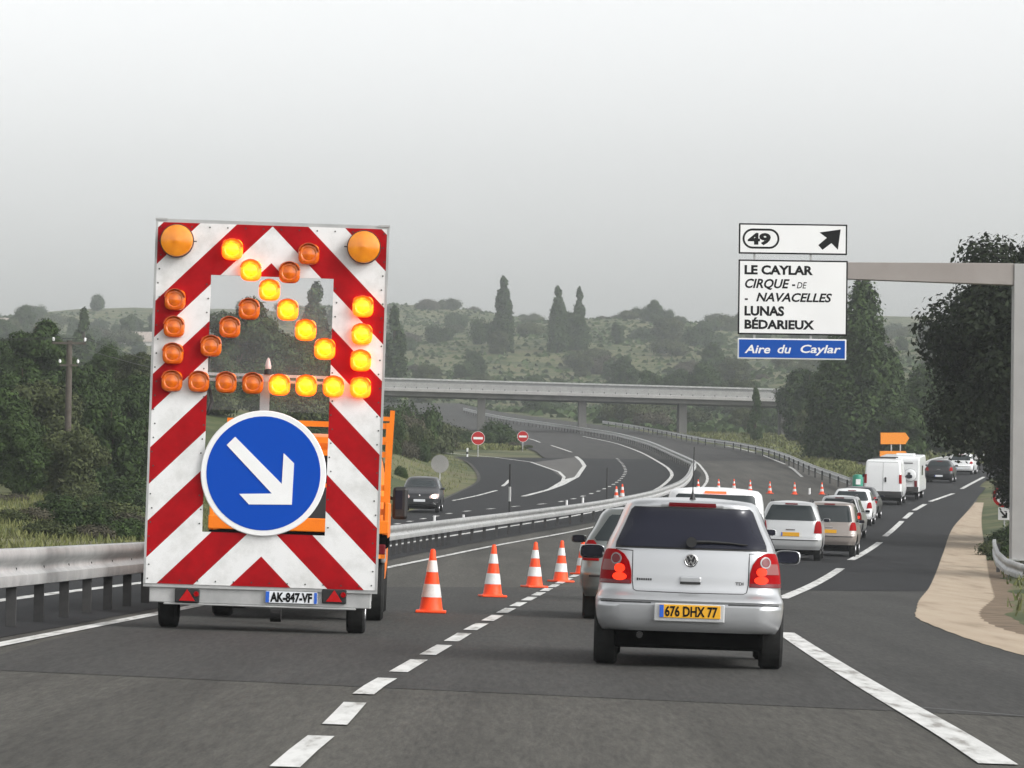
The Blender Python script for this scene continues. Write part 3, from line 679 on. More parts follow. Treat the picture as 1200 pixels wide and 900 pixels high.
    h = MB(); hy = b.surf('rear', 0, .755, 0).y; h.box((0, hy-.006, .755), (.185, .03, .055)); hd = h.build('handle', 'silver', root, bevel=.012)
    h = MB(); h.box((0, hy-.022, .727), (.175, .012, .018)); h.build('handle_gap', 'black', hd)
    e = MB(); ey = b.surf('rear', 0, .92, 0).y; n = 40
    e.lathe([(.044, -.004), (.056, -.004), (.058, -.012), (.050, -.016), (.045, -.012)], (0, ey, .92), 'Y', n, True)
    em = e.build('emblem', 'chrome', root, 40)
    d = MB(); d.lathe([(.047, 0), (.047, -.006)], (0, ey-.001, .92), 'Y', n); d.build('emblem_disc', 'dark_plastic', em)
    v = MB(); yy = ey-.011
    for a, c in (((-.020, .042), (0, .008)), ((.020, .042), (0, .008)), ((-.041, .022), (-.017, -.040)), ((-.017, -.040), (0, -.002)), ((.041, .022), (.017, -.040)), ((.017, -.040), (0, -.002))):
        v.bar((a[0], yy, .92+a[1]), (c[0], yy, .92+c[1]), .009, .009)
    v.build('emblem_letters', 'chrome', em)
    t = MB(); by = b.surf('rear', .43, .735, .006).y; text_on(t, 'TDI', .385, .455, .722, .746, by-.006, .03); t.build('badge', 'dark_plastic', root)
    t = MB()
    for i in range(7): px_ = -.452+.019*i; t.box((px_, b.surf('rear', px_, .748, .003).y, .748), (.014, .006, .017 if i else .022))
    t.build('badge', 'dark_plastic', root)
    a = MB(); a.lathe([(.028, 0), (.022, .02), (.008, .06), (.004, .10)], (0, .62, 1.445), 'Z', 12); a.tube([(0, .62, 1.53), (0, .57, 1.90)], [.0045, .003], 6); a.build('aerial', 'black', root, 40)
    ex = MB(); ex.tube([(-.42, .10, .27), (-.42, .5, .27)], .028, 12); ex.build('exhaust', 'black', root, 40)
    return root
DEG = math.pi/180
p = gnd(803, 788); place(silver_hatchback(), p.x+.02, p.y, -2.2*DEG, 1.045)

o, b = hatch('grey green hatchback half hidden behind the left side of the silver car', 'grey_green', W=.85, H=1.48, L=4.0, belt=.98, lit=False)
place(o, 1.76, 54.0, -1.6*DEG)
o, b = hatch('white van-like car with a lit high brake lamp, its roof showing above the silver car', 'white_car', W=.83, H=1.86, L=4.0, belt=1.12, roofw=.69, boxy=.03, rake=.10, brake=True, hood=1.14)
place(o, 3.18, 65.5, -3*DEG)
p = gnd(925, 658); o, b = hatch('pale silver people carrier with black roof rails and a yellow plate, behind the silver car', 'silver_warm', W=.875, H=1.64, L=4.27, belt=1.06, roofw=.62, rake=.22, rails=True, hood=1.10, boxy=.02); place(o, p.x, p.y, -5.5*DEG, 1.08)
p = gnd(970, 653.5); o, b = hatch('taupe boxy off-road car with a square rear window and orange tail lamps', 'taupe', W=.88, H=1.74, L=4.3, belt=1.06, roofw=.70, boxy=.02, rake=.08, hood=1.14, wh=.35, ground=.38, rails=True); place(o, p.x, p.y, -7*DEG, 1.0)
bb = MB(); 
p = gnd(982, 633); o, b = hatch('silver estate car with a red brake lamp glowing, just beyond the taupe car', 'silver_warm', W=.88, H=1.66, L=4.5, belt=1.0, roofw=.62, rake=.2, lit=True, rails=True); place(o, p.x, p.y, -8*DEG)
p = gnd(997, 617); o, b = hatch('white car with a dark rear window, in the queue behind the large white van', 'white_car', W=.89, H=1.60, L=4.3, belt=1.05, roofw=.66, rake=.22, boxy=.03, tail='low', hood=1.1); place(o, p.x, p.y, -8*DEG, 1.0)
p = gnd(1005, 610); o, b = hatch('dark grey car squeezed between the white car and the white van', 'dark_car', W=.86, H=1.5, L=4.2, belt=1.0, roofw=.60, rake=.24); place(o, p.x, p.y, -9*DEG)

def box_van(label, cat, W, H, L, panels):
    root = empty('van', label, cat); z1 = H-.06
    b = Body([(.42, W-.06), (.60, W-.01), (.9, W), (1.3, W-.01), (1.9, W-.05), (z1-.08, W-.10), (z1, W-.15)],
             [(.42, .05), (.6, .02), (1.2, .02), (1.9, .05), (z1-.08, .10), (z1, .16)],
             [(.42, L-.08), (.7, L), (1.0, L-.06), (1.15, L-.35), (1.28, L-.70), (1.36, L-.82), (2.0, L-1.35), (z1, L-1.75)], rc=(.10, .10), fc=(.35, .40), bulge=.02, bar=.01, crown=.05)
    finish_body(b.shell(), 'white_car', root, (.95, L-.9), .40, W)
    wheels(root, (.95, L-.9), W-.14, .345, .22); undertray(root, W-.1, .12, L-.4, .24, .52)
    bp = b.patch('rear_bumper', 'rear', [(.43, -W+.02, W-.02), (.74, -W+.02, W-.02)], 'dark_plastic', root, .05, 14)
    for sg in (-1, 1):
        b.patch('tail_lamp', 'rear', [(1.15, sg*(W-.14), sg*(W+.03)), (1.62, sg*(W-.14), sg*(W+.03))], 'tail_red', root, .015, 6)
        b.patch('side_window', 'side', [(1.42, sg*(L-2.0), sg*(L-1.25)), (1.95, sg*(L-2.0), sg*(L-1.62))], 'glass_clear', root, .006, 6)
        mirror(root, sg*(W+.03), L-1.4, 1.45, 'dark_plastic', 1.5)
        b.patch('headlamp', 'front', [(.80, sg*.45, sg*(W-.1)), (1.02, sg*.50, sg*(W-.02))], 'pale_lens', root, .012, 8)
    b.patch('windscreen', 'front', [(1.40, -W+.22, W-.22), (2.02, -W+.28, W-.28)], 'glass_clear', root, .006, 12)
    g = MB(); g.tube([b.surf('rear', 0.001, z, .001) for z in np.linspace(.62, z1-.1, 12)], .007, 5); g.build('door_seam', 'dark_plastic', root)
    g = MB(); g.tube([b.surf('rear', x, z1-.10, .002) for x in np.linspace(-W+.2, W-.2, 16)], .008, 5); g.build('roof_seam', 'dark_plastic', root)
    return root, b
p = gnd(1034, 593); o, b = box_van('large white panel van with blank rear doors and a black handle', 'van', .98, 2.42, 5.2, 0)
h = MB(); h.box((.14, b.surf('rear', .14, 1.35, .02).y, 1.35), (.09, .05, .26)); h.build('handle', 'black', o, bevel=.02)
h = MB(); h.tube([(-.6, 1.0, 2.46), (.6, 1.0, 2.46)], .03, 8); h.tube([(-.6, 3.2, 2.46), (.6, 3.2, 2.46)], .03, 8); h.build('roof_bar', 'dark_plastic', o)
place(o, p.x, p.y, -8.5*DEG, .98)

def motorhome():
    root = empty('motorhome', 'white motorhome with a covered round spare on its back, ahead of the white van', 'motorhome')
    mb = MB(); prof = [(0, .55), (0, 2.27), (.12, 2.40), (5.3, 2.44), (5.9, 2.2), (5.95, 1.85), (4.95, 1.75), (5.2, 1.3), (6.3, 1.1), (6.4, .45), (.0, .45)]
    n = len(prof); W = 1.12; mb.v = [(-W, y, z) for y, z in prof]+[(W, y, z) for y, z in prof]
    mb.f = [tuple(range(n)), tuple(range(2*n-1, n-1, -1))]+[(i, (i+1) % n, n+(i+1) % n, n+i) for i in range(n)]; mb.m = [0]*len(mb.f)
    mb.build('body', 'white_car', root, bevel=.08)
    wheels(root, (1.5, 5.3), W-.2, .35, .22); undertray(root, W-.12, .3, 6.0, .28, .5)
    s = MB(); s.lathe([(.30, -.02), (.34, -.06), (.34, -.13), (.29, -.16), (.05, -.165)], (.62, 0, 1.40), 'Y', 28); c = s.build('spare_wheel_cover', 'white_car', root, 40)
    s = MB(); s.lathe([(.345, -.075), (.36, -.075), (.36, -.10), (.345, -.10)], (.62, 0, 1.40), 'Y', 28, True); s.build('rim', 'dark_plastic', c)
    s = MB(); s.box((.56, -.175, 1.38), (.16, .02, .34)); s.build('cover_motif', 'steel_dull', c, bevel=.01)
    s = MB(); s.box((0, -.02, .62), (2.16, .10, .28)); s.build('rear_bumper', 'steel_dull', root, bevel=.03)
    for sg in (-1, 1):
        s = MB(); s.box((sg*.92, -.015, .93), (.16, .04, .34)); s.build('tail_lamp', 'tail_dark', root, bevel=.01)
        s = MB(); s.box((sg*1.122, 2.6, 1.62), (.02, 1.1, .55)); s.build('side_window', 'glass_clear', root, bevel=.008)
    s = MB(); s.box((0, -.006, 2.06), (1.5, .02, .05)); s.build('trim', 'dark_plastic', root)
    s = MB(); s.box((0, 5.13, 1.54), (1.9, .10, .4), Matrix.Rotation(-.4, 3, 'X')); s.build('windscreen', 'glass_clear', root)
    s = MB(); s.box((.2, 2.4, 2.48), (1.0, 1.2, .14)); s.build('roof_hatch', 'white_car', root, bevel=.03)
    return root
p = gnd(1053, 587); place(motorhome(), p.x, p.y, -9*DEG, .97)
p = gnd(1100, 566.5); o, b = hatch('black car with a white plate climbing the exit road', 'black_car', W=.87, H=1.44, L=4.2, belt=1.0, roofw=.60, rake=.34, plate_m='plate_white', tail='low'); place(o, p.x, p.y, -10*DEG)
p = gnd(1125, 557); o, b = hatch('white car far up the exit road, partly behind the big dark tree', 'white_car', W=.86, H=1.46, L=4.2, belt=.95, roofw=.60, rake=.5, plate_m='plate_white', tail='low'); place(o, p.x, p.y, -12*DEG)

# --- dark car coming towards us with its headlamps lit
def oncoming():
    o, b = hatch('dark oncoming car with both headlamps lit on the left carriageway', 'dark_car', W=.90, H=1.60, L=4.35, belt=1.03, roofw=.64, boxy=.02, hood=1.10, noplate=True, glass='glass_clear')
    for c in [c for c in o.children if c.name.startswith('headlamp')]: bpy.data.objects.remove(c)
    for sg in (-1, 1):
        h = b.patch('headlamp', 'front', [(.66, sg*.46, sg*.84), (.74, sg*.44, sg*.95), (.82, sg*.52, sg*.98), (.86, sg*.66, sg*.96)], 'pale_lens', o, .012, 8)
        b.disc('bulb', 'front', sg*.66, .745, .12, .075, 'head_lit', h, .03)
        b.patch('chrome_trim', 'front', [(.40, sg*.52, sg*.86), (.46, sg*.50, sg*.90), (.50, sg*.54, sg*.90)], 'chrome', o, .012, 8)
    y = b.surf('front', 0, .56, .02).y; m = MB(); m.box((0, y, .56), (.52, .02, .11)); m.build('number_plate', 'plate_white', o)
    m = MB(); y = b.surf('front', 0, .78, .01).y; m.add([(0, y+.015, .84), (.045, y+.015, .78), (0, y+.015, .72), (-.045, y+.015, .78), (0, y+.03, .78)], [(0,1,4), (1,2,4), (2,3,4), (3,0,4), (3,2,1,0)]); m.build('emblem', 'chrome', o)
    return o
p = gnd(495, 602); place(oncoming(), p.x, p.y+4.3, math.pi-2*DEG, .98)

# ------------------------------------------------------------------ arrow board trailer
TS = 110.
def tl(px, py):
    xc = 302.5 + (690-py)*(16/425.); x = (px-xc)/TS; return x, (743.5-(py-.026*(px-302)))/TS
def stripes_mat(apex_z, per):
    m = mat('red white chevrons', (.7, .7, .7), .55, 0, .1); b = m.node_tree.nodes['Principled BSDF']
    tc = nd(m, 'ShaderNodeTexCoord'); sp = nd(m, 'ShaderNodeSeparateXYZ'); lk(m, tc.outputs['Object'], sp.inputs[0])
    ab = nd(m, 'ShaderNodeMath', operation='ABSOLUTE'); lk(m, sp.outputs['X'], ab.inputs[0])
    a = nd(m, 'ShaderNodeMath', operation='ADD'); lk(m, ab.outputs[0], a.inputs[0]); lk(m, sp.outputs['Z'], a.inputs[1])
    s = nd(m, 'ShaderNodeMath', operation='SUBTRACT'); s.inputs[0].default_value = apex_z+per*20; lk(m, a.outputs[0], s.inputs[1])
    d = nd(m, 'ShaderNodeMath', operation='DIVIDE'); lk(m, s.outputs[0], d.inputs[0]); d.inputs[1].default_value = per
    fr = nd(m, 'ShaderNodeMath', operation='FRACT'); lk(m, d.outputs[0], fr.inputs[0])
    lt = nd(m, 'ShaderNodeMath', operation='LESS_THAN'); lk(m, fr.outputs[0], lt.inputs[0]); lt.inputs[1].default_value = .5
    n = nd(m, 'ShaderNodeTexNoise', Scale=3., Detail=8., Roughness=.7); lk(m, tc.outputs['Object'], n.inputs['Vector'])
    r1 = nd(m, 'ShaderNodeValToRGB'); r1.color_ramp.elements[0].color = (.60, .60, .58, 1); r1.color_ramp.elements[1].color = (.74, .74, .73, 1); r1.color_ramp.elements[0].position = .35; r1.color_ramp.elements[1].position = .55
    r2 = nd(m, 'ShaderNodeValToRGB'); r2.color_ramp.elements[0].color = (.26, .002, .005, 1); r2.color_ramp.elements[1].color = (.37, .003, .007, 1); r2.color_ramp.elements[0].position = .35; r2.color_ramp.elements[1].position = .6
    lk(m, n.outputs['Fac'], r1.inputs['Fac']); lk(m, n.outputs['Fac'], r2.inputs['Fac'])
    x = nd(m, 'ShaderNodeMix', data_type='RGBA'); lk(m, lt.outputs[0], x.inputs['Factor']); lk(m, r1.outputs[0], x.inputs[6]); lk(m, r2.outputs[0], x.inputs[7]); lk(m, x.outputs[2], b.inputs['Base Color'])
    return m
def arrow_trailer():
    root = empty('warning_trailer', 'arrow board trailer with red and white chevrons, amber lamps and a blue round arrow sign', 'trailer')
    z0, z1 = tl(302, 691)[1], tl(318, 268)[1]; hw = 1.222
    iz0, iz1 = tl(306, 629)[1], tl(316, 328)[1]; il, ir = tl(240, 480)[0], tl(384, 480)[0]
    m = stripes_mat(tl(317, 312)[1], 86/TS)
    bd = MB(); t = .035
    bd.box((0, 0, (iz1+z1)/2), (2*hw, t, z1-iz1)); bd.box((0, 0, (z0+iz0)/2), (2*hw, t, iz0-z0))
    bd.box(((-hw+il)/2, 0, (iz0+iz1)/2), (il+hw, t, iz1-iz0)); bd.box(((hw+ir)/2, 0, (iz0+iz1)/2), (hw-ir, t, iz1-iz0))
    board = bd.build('chevron_board', m, root)
    e = MB()
    for a, c in (((-hw-.012, .004, z0), (-hw-.012, .004, z1)), ((hw+.012, .004, z0), (hw+.012, .004, z1)), ((-hw-.024, .004, z1+.012), (hw+.024, .004, z1+.012)), ((-hw-.024, .004, z0-.012), (hw+.024, .004, z0-.012))): e.bar(a, c, .024, .05)
    for x in (-1, 1): e.bar((x*(hw-.10), .004, z1+.035), (x*(hw+.03), .004, z1+.035), .05, .02)
    e.build('frame', 'steel', board)
    rv = MB()
    for i in range(26):
        zz = z0+.05+(z1-z0-.1)*i/25
        for x in (-hw+.03, hw-.03) + ((il-.03, ir+.03) if iz0 < zz < iz1 else ()): rv.lathe([(.009, -.018), (.009, -.023)], (x+.01*((i*7) % 3-1), 0, zz), 'Y', 6)
    for i in range(12):
        x = -1.05+2.1*i/11; rv.lathe([(.009, -.018), (.009, -.023)], (x, 0, z0+.04), 'Y', 6); rv.lathe([(.009, -.018), (.009, -.023)], (x, 0, z1-.04), 'Y', 6)
    rv.build('rivet', 'steel_dull', board)
    zb = tl(302, 486)[1]
    p = MB(); p.box(((il+ir)/2, .03, (iz1+zb)/2), (ir-il-.01, .006, iz1-zb-.01)); p.build('clear_panel', 'clear', root)
    br = MB(); zb2 = tl(306, 447)[1]; br.bar((il-.02, .05, zb2+.03), (ir+.02, .05, zb2+.03), .03, .03); br.bar((il-.02, .05, zb2-.03), (ir+.02, .05, zb2-.03), .03, .03)
    br.box((tl(308, 470)[0], .06, tl(308, 466)[1]), (.10, .04, .42)); br.build('lamp_rail', 'steel', root)
    # small sensor on the rail
    x, z = tl(312, 437); s = MB(); s.lathe([(.045, 0), (.045, .05), (.03, .055)], (x, .05, z-.05), 'Z', 14); s.build('sensor_base', 'black', root)
    s = MB(); s.lathe([(.032, 0), (.035, .03), (.018, .10), (.005, .12)], (x, .05, z+.01), 'Z', 14); s.build('sensor', 'pale_lens', root, 40)
    # lamps
    r = .112; pf = []
    def lamp_mesh(name, mid):
        def sq(rad, y, e): return [(rad*abs(math.cos(a))**e*math.copysign(1, math.cos(a)), y, rad*abs(math.sin(a))**e*math.copysign(1, math.sin(a))) for a in [6.28318*i/32 for i in range(32)]]
        mb = MB(); rings = [(r, 0, .62), (r, -.05, .62), (r*.96, -.068, .66), (r*.90, -.078, .8), (r*.70, -.083, .9), (r*.62, -.078, 1.), (r*.35, -.088, 1.), (r*.12, -.094, 1.)]
        for q in rings: mb.v += sq(*q)
        mb.f = [(j*32+i, j*32+(i+1) % 32, (j+1)*32+(i+1) % 32, (j+1)*32+i) for j in range(len(rings)-1) for i in range(32)]+[tuple(range(224, 256)), tuple(range(32))[::-1]]
        mb.m = [0]*len(mb.f); return mb.mesh(name, mid, 35)
    lit_m, off_m = lamp_mesh('lit_lamp', 'amber_lit'), lamp_mesh('lamp', 'amber')
    hd = MB(); hd.v = []; k = 14
    for j, (y, rr_) in enumerate(((-.02, 1.06), (-.115, 1.04), (-.115, .97), (-.02, .97))):
        hd.v += [(r*rr_*math.cos(a), y, r*rr_*math.sin(a)*1.02) for a in [math.pi*(.08+.84*i/k) for i in range(k+1)]]
    hd.f = [(j*(k+1)+i, j*(k+1)+i+1, ((j+1) % 4)*(k+1)+i+1, ((j+1) % 4)*(k+1)+i) for j in range(4) for i in range(k)]+[(0, k+1, 2*k+2, 3*k+3), (k, 2*k+1, 3*k+2, 4*k+3)]; hd.m = [0]*len(hd.f)
    hood_m = hd.mesh('hood', 'amber_body', 40)
    lit = [(271.2, 296.5), (292.8, 321), (314.7, 344), (336, 367), (356.8, 390.5), (379.2, 412.6), (424, 362.5), (422.7, 395), (421.3, 425.8), (420.8, 457.5), (389.3, 456.5), (357.3, 455.5), (325.9, 454.8)]
    off = [(360.8, 301.5), (338.1, 323.3), (290.7, 366.5), (268, 387.9), (245.9, 410), (204, 356.1), (202.7, 387.9), (201.3, 419.3), (200, 451.4), (231.5, 451.9), (263.5, 452.7), (294.7, 453.5)]
    for L_, me in ((lit, lit_m), (off, off_m)):
        for q in L_:
            x, z = tl(*q); o = link('lamp', me, root); o.location = (x, -.018, z)
            if me is lit_m: o['label'] = 'glowing yellow lamp'
            h = link('hood', hood_m, o)
    for q in ((206.7, 287), (425.5, 293)):
        x, z = tl(*q); mb = MB(); R = .172
        mb.lathe([(R, -.018), (R, -.12), (R*.97, -.145), (R*.80, -.155), (R*.45, -.165), (R*.12, -.17), (.01, -.172)], (0, 0, 0), 'Y', 40); o = mb.build('beacon_lamp', 'amber_big', root, 30); o.location = (x, 0, z)
        mb = MB(); mb.lathe([(R*1.0, -.06), (R*1.05, -.06), (R*1.05, -.10), (R*1.0, -.10)], (0, 0, 0), 'Y', 40, True); mb.build('rim', 'dark_plastic', o)
        sg = 1 if x < 0 else -1; mb = MB(); mb.bar((sg*R*1.02, -.08, 0), (sg*R*1.22, -.08, 0), .012, .012); mb.build('screw', 'dark_plastic', o)
    # round sign
    x, z = tl(307, 558.5); mb = MB(); mb.lathe([(.668, -.04), (.668, -.06), (.66, -.066)], (x, 0, z), 'Y', 64); sg = mb.build('round_sign', 'white', root, 30)
    mb = MB(); mb.lathe([(.607, -.060), (.607, -.069)], (x, 0, z), 'Y', 64); mb.build('blue_disc', 'round_blue', sg)
    K = .00293; ar = [(350,140), (525,310), (528,198), (567,235), (564,385), (408,385), (372,347), (490,345), (320,170)]
    mb = MB(); mb.plate([(x+(a-457)*K, z-(c-272-.026*(a-457))*K) for a, c in ar], -.076, -.066); mb.build('arrow', 'white', sg)
    # chassis
    mb = MB(); zc = tl(302, 703)[1]; mb.box((0, .10, zc+.01), (2.36, .16, .20)); mb.box((0, .02, zc-.10), (2.05, .05, .02)); mb.build('rear_beam', 'steel', root, bevel=.01)
    mb = MB()
    for s_ in (-1, 1): mb.box((s_*.85, 1.3, .42), (.10, 2.3, .12)); mb.bar((s_*.85, 2.4, .42), (0, 3.6, .45), .09, .10)
    mb.box((0, 1.0, .36), (1.9, .09, .09)); mb.build('chassis', 'steel_dull', root)
    mb = MB(); mb.box((0, .9, .40), (1.76, 1.4, .2)); mb.build('deck', 'underside', root)  # black block that paints in the shade below the trailer
    wheels(root, (.62,), 1.01, .29, .20)
    for s_ in (-1, 1):
        mb = MB(); n = 12; vs = []
        for yy, rr_ in ((-.0, .34), (.0, .31)): pass
        for i in range(n+1):
            a = math.pi*(.05+.9*i/n)
            for xx in (-.12, .12):
                for rr_ in (.345, .330): vs.append((s_*1.04+xx, .62-rr_*math.cos(a), .29+rr_*math.sin(a)))
        fs = []
        for i in range(n):
            o = i*4; fs += [(o, o+4, o+6, o+2), (o+1, o+3, o+7, o+5), (o, o+1, o+5, o+4), (o+2, o+6, o+7, o+3)]
        fs += [(0, 2, 3, 1), (n*4, n*4+1, n*4+3, n*4+2)]; mb.add(vs, fs); mb.build('mudguard', 'steel', root)
    for px in (217, 389):
        x, z = tl(px, 702); mb = MB(); mb.box((x, .005, z), (.26, .05, .15)); o = mb.build('tail_lamp', 'black', root, bevel=.01)
        mb = MB(); mb.plate([(x-.085, z-.055), (x+.085, z-.055), (x, z+.07)], -.035, -.018); mb.build('reflector', 'red', o)
        mb = MB(); d = .095; mb.lathe([(.030, -.02), (.026, -.04)], (x+d, 0, z+.02), 'Y', 14); mb.build('side_lens', 'tail_red', o)
    x, z = tl(339, 703.5); q = plate(root, x, -.005, z, .55, .125, 'plate_white', 'AK-847-VF', .045, True)
    mb = MB(); mb.box((x+.53*.485, -.0135, z), (.03, .006, .118)); mb.build('blue_band', 'plate_blue', q)
    mb = MB(); pts = [tl(243, 415)+(0,), tl(241, 450)+(0,), tl(246, 475)+(0,), tl(240, 490)+(0,)]; mb.tube([(a, .06, c) for a, c, _ in pts], .022, 8); mb.build('cable', 'black', root, 40)
    mb = MB(); mb.lathe([(.03, 0), (.03, .40)], (.0, 3.2, .05), 'Z', 12); mb.lathe([(.10, -.06), (.10, .06)], (0, 3.2, .12), 'X', 18); mb.build('jockey_wheel', 'black', root)
    return root
p = gnd(303, 744); trailer = place(arrow_trailer(), p.x, p.y, 0, p.y/F_PX*TS)

def tow_truck():
    root = empty('works_truck', 'orange works truck towing the arrow board trailer, mostly hidden behind it', 'truck')
    mb = MB(); mb.box((0, 1.7, .95), (2.10, 3.5, .16)); mb.build('flatbed', 'underside', root, bevel=.01)
    mb = MB(); mb.box((0, -.04, 1.12), (2.12, .08, .16)); mb.build('tailgate', 'orange', root, bevel=.012)
    for s_ in (-1, 1):
        mb = MB(); mb.box((s_*1.03, 1.75, 1.20), (.05, 3.4, .42)); mb.build('side_board', 'orange', root, bevel=.01)
    fr = MB()                                                     # headboard rack behind the cab
    for x in (-1.0, 1.0): fr.bar((x, 3.4, .9), (x, 3.4, 2.42), .08, .08)
    for z in (2.38, 2.18, 2.02, 1.6): fr.bar((-1.0, 3.4, z), (1.0, 3.4, z), .06, .07)
    fr.build('headboard_rack', 'orange', root)
    ld = MB()
    ld.bar((1.00, .15, .75), (1.06, .15, 2.50), .055, .055); sp = MB(); sp.bar((1.0, 3.0, .95), (1.0, 3.0, 2.3), .05, .05); sp.build('stanchion', 'orange', root)
    for z in (2.40, 2.16): ld.bar((1.05, .15, z), (.74, .15, z), .05, .05)
    for z in (1.45, 1.30): ld.bar((1.03, .15, z), (.92, .15, z), .07, .07)
    ld.build('side_rack', 'orange', root)
    b = Body([(.45, .98), (.7, 1.0), (1.3, 1.0), (1.5, .98), (2.1, .86), (2.22, .80)], [(.45, 3.55), (2.0, 3.55), (2.22, 3.65)], [(.45, 6.0), (.8, 6.05), (1.1, 5.9), (1.3, 5.3), (2.1, 4.7), (2.22, 4.6)], rc=(.12, .12), crown=.05)
    c = finish_body(b.shell(), 'orange', root, (5.1,), .40, 1.0); c.name = 'cab'
    for s_ in (-1, 1):
        b.patch('side_window', 'side', [(1.42, s_*3.9, s_*4.9), (2.02, s_*3.9, s_*4.6)], 'glass_clear', root, .006, 6)
        m = MB(); m.box((s_*1.16, 4.85, 1.42), (.20, .10, .42)); o = m.build('mirror', 'black', root, bevel=.04); 
        m = MB(); m.box((s_*1.14, 4.796, 1.46), (.09, .006, .24)); m.build('mirror_glass', 'glass', o)
        m = MB(); m.bar((s_*1.0, 4.9, 1.5), (s_*1.10, 4.88, 1.46), .04, .04); m.build('mirror_arm', 'black', root)
        m = MB(); m.box((s_*.86, -.07, .86), (.34, .06, .12)); m.build('tail_lamp', 'tail_dark', root, bevel=.01)
        m = MB(); m.box((s_*1.0, .95, .80), (.06, .9, .22)); m.build('mudguard', 'grey_conc', root, bevel=.02)
    b.patch('rear_window', 'rear', [(1.5, -.6, .6), (2.0, -.55, .55)], 'glass_clear', root, .006, 10)
    b.patch('windscreen', 'front', [(1.4, -.80, .80), (2.05, -.70, .70)], 'glass_clear', root, .006, 10)
    wheels(root, (.95, 5.1), .90, .37, .24)
    m = MB(); m.lathe([(.07, 0), (.075, .04), (.068, .12), (.03, .16), (.01, .165)], (-.58, 4.0, 2.27), 'Z', 16); m.build('beacon', 'amber_big', root, 40)
    m = MB(); m.box((0, 2.0, .60), (1.6, 4.4, .40)); m.box((0, -.03, .78), (1.9, .1, .34)); m.box((-.8, .95, .37), (.36, .34, .5)); m.build('chassis', 'black', root)  # boxes enlarged and black, painting in the shade under the truck
    m = MB(); m.box((.2, 1.2, 1.32), (1.4, 1.6, .5)); m.build('equipment_box', 'dark_plastic', root, bevel=.03)
    return root
place(tow_truck(), -2.51, 49.2, 1.2*DEG)

# ------------------------------------------------------------------ traffic cones
def cone():
    root = empty('traffic_cone', '', 'traffic cone', 'red and white traffic cones along the lane line')
    b = MB(); b.box((0, 0, .018), (.40, .40, .036)); b.build('base', 'cone_red', root, bevel=.012)
    pr = [(.165, .036), (.150, .055), (.142, .09), (.030, .815), (.022, .83), (.005, .832)]
    f = lambda z: .155 - (.155-.030)*(z-.04)/.775
    def seg(a, c, e=0.): return [(f(a)+e, a), (f(c)+e, c)]
    m = MB(); m.lathe([(.165, .036), (.150, .06), (f(.22), .22), (f(.40), .40), (f(.56), .56), (f(.70), .70), (.034, .815), (.022, .835), (.01, .836)], n=28); body = m.build('cone', 'cone_red', root, 40)
    for a, c in ((.205, .375), (.535, .685)):
        s = MB(); s.lathe([(f(a)+.0, a-.001), (f(a)+.004, a), (f(c)+.004, c), (f(c), c+.001)], n=28); s.build('band', 'cone_white', body, 40)
    return root
c0 = cone()
near = [(505, 721, 'nearest traffic cone, the tall one just right of the trailer'), (577, 702, 'second traffic cone from the trailer along the lane line'), (626, 690.5, 'third traffic cone from the trailer along the lane line'),
        (657, 684, 'fourth traffic cone, just left of the grey green car'), (682, 675, 'fifth traffic cone, half hidden behind the mirror of the silver car')]
for i, (a, b_, lab) in enumerate(near):
    p = gnd(a, b_); o = c0 if i == 0 else dup(c0); o['label'] = lab; place(o, p.x, p.y-.1, .2*i)
far = [(818, 576.5), (842, 576), (860, 576), (879, 577), (902, 579), (931, 580), (963, 580)]
for i, (a, b_) in enumerate(far):
    p = gnd(a, b_); o = dup(c0, ('first', 'second', 'third', 'fourth', 'fifth', 'sixth', 'last')[i] + ' from the left of the seven far cones across the closed lanes'); o['group'] = 'far cones across the closed lanes'; place(o, p.x, p.y, i, .80)
for i, (a, b_) in enumerate(((722, 589), (729, 586))):
    p = gnd(a, b_+1); o = dup(c0, ('left', 'right')[i] + ' one of two small far cones peeping over the middle guard rail'); o['group'] = 'two cones behind the middle guard rail'; place(o, p.x, p.y, i)

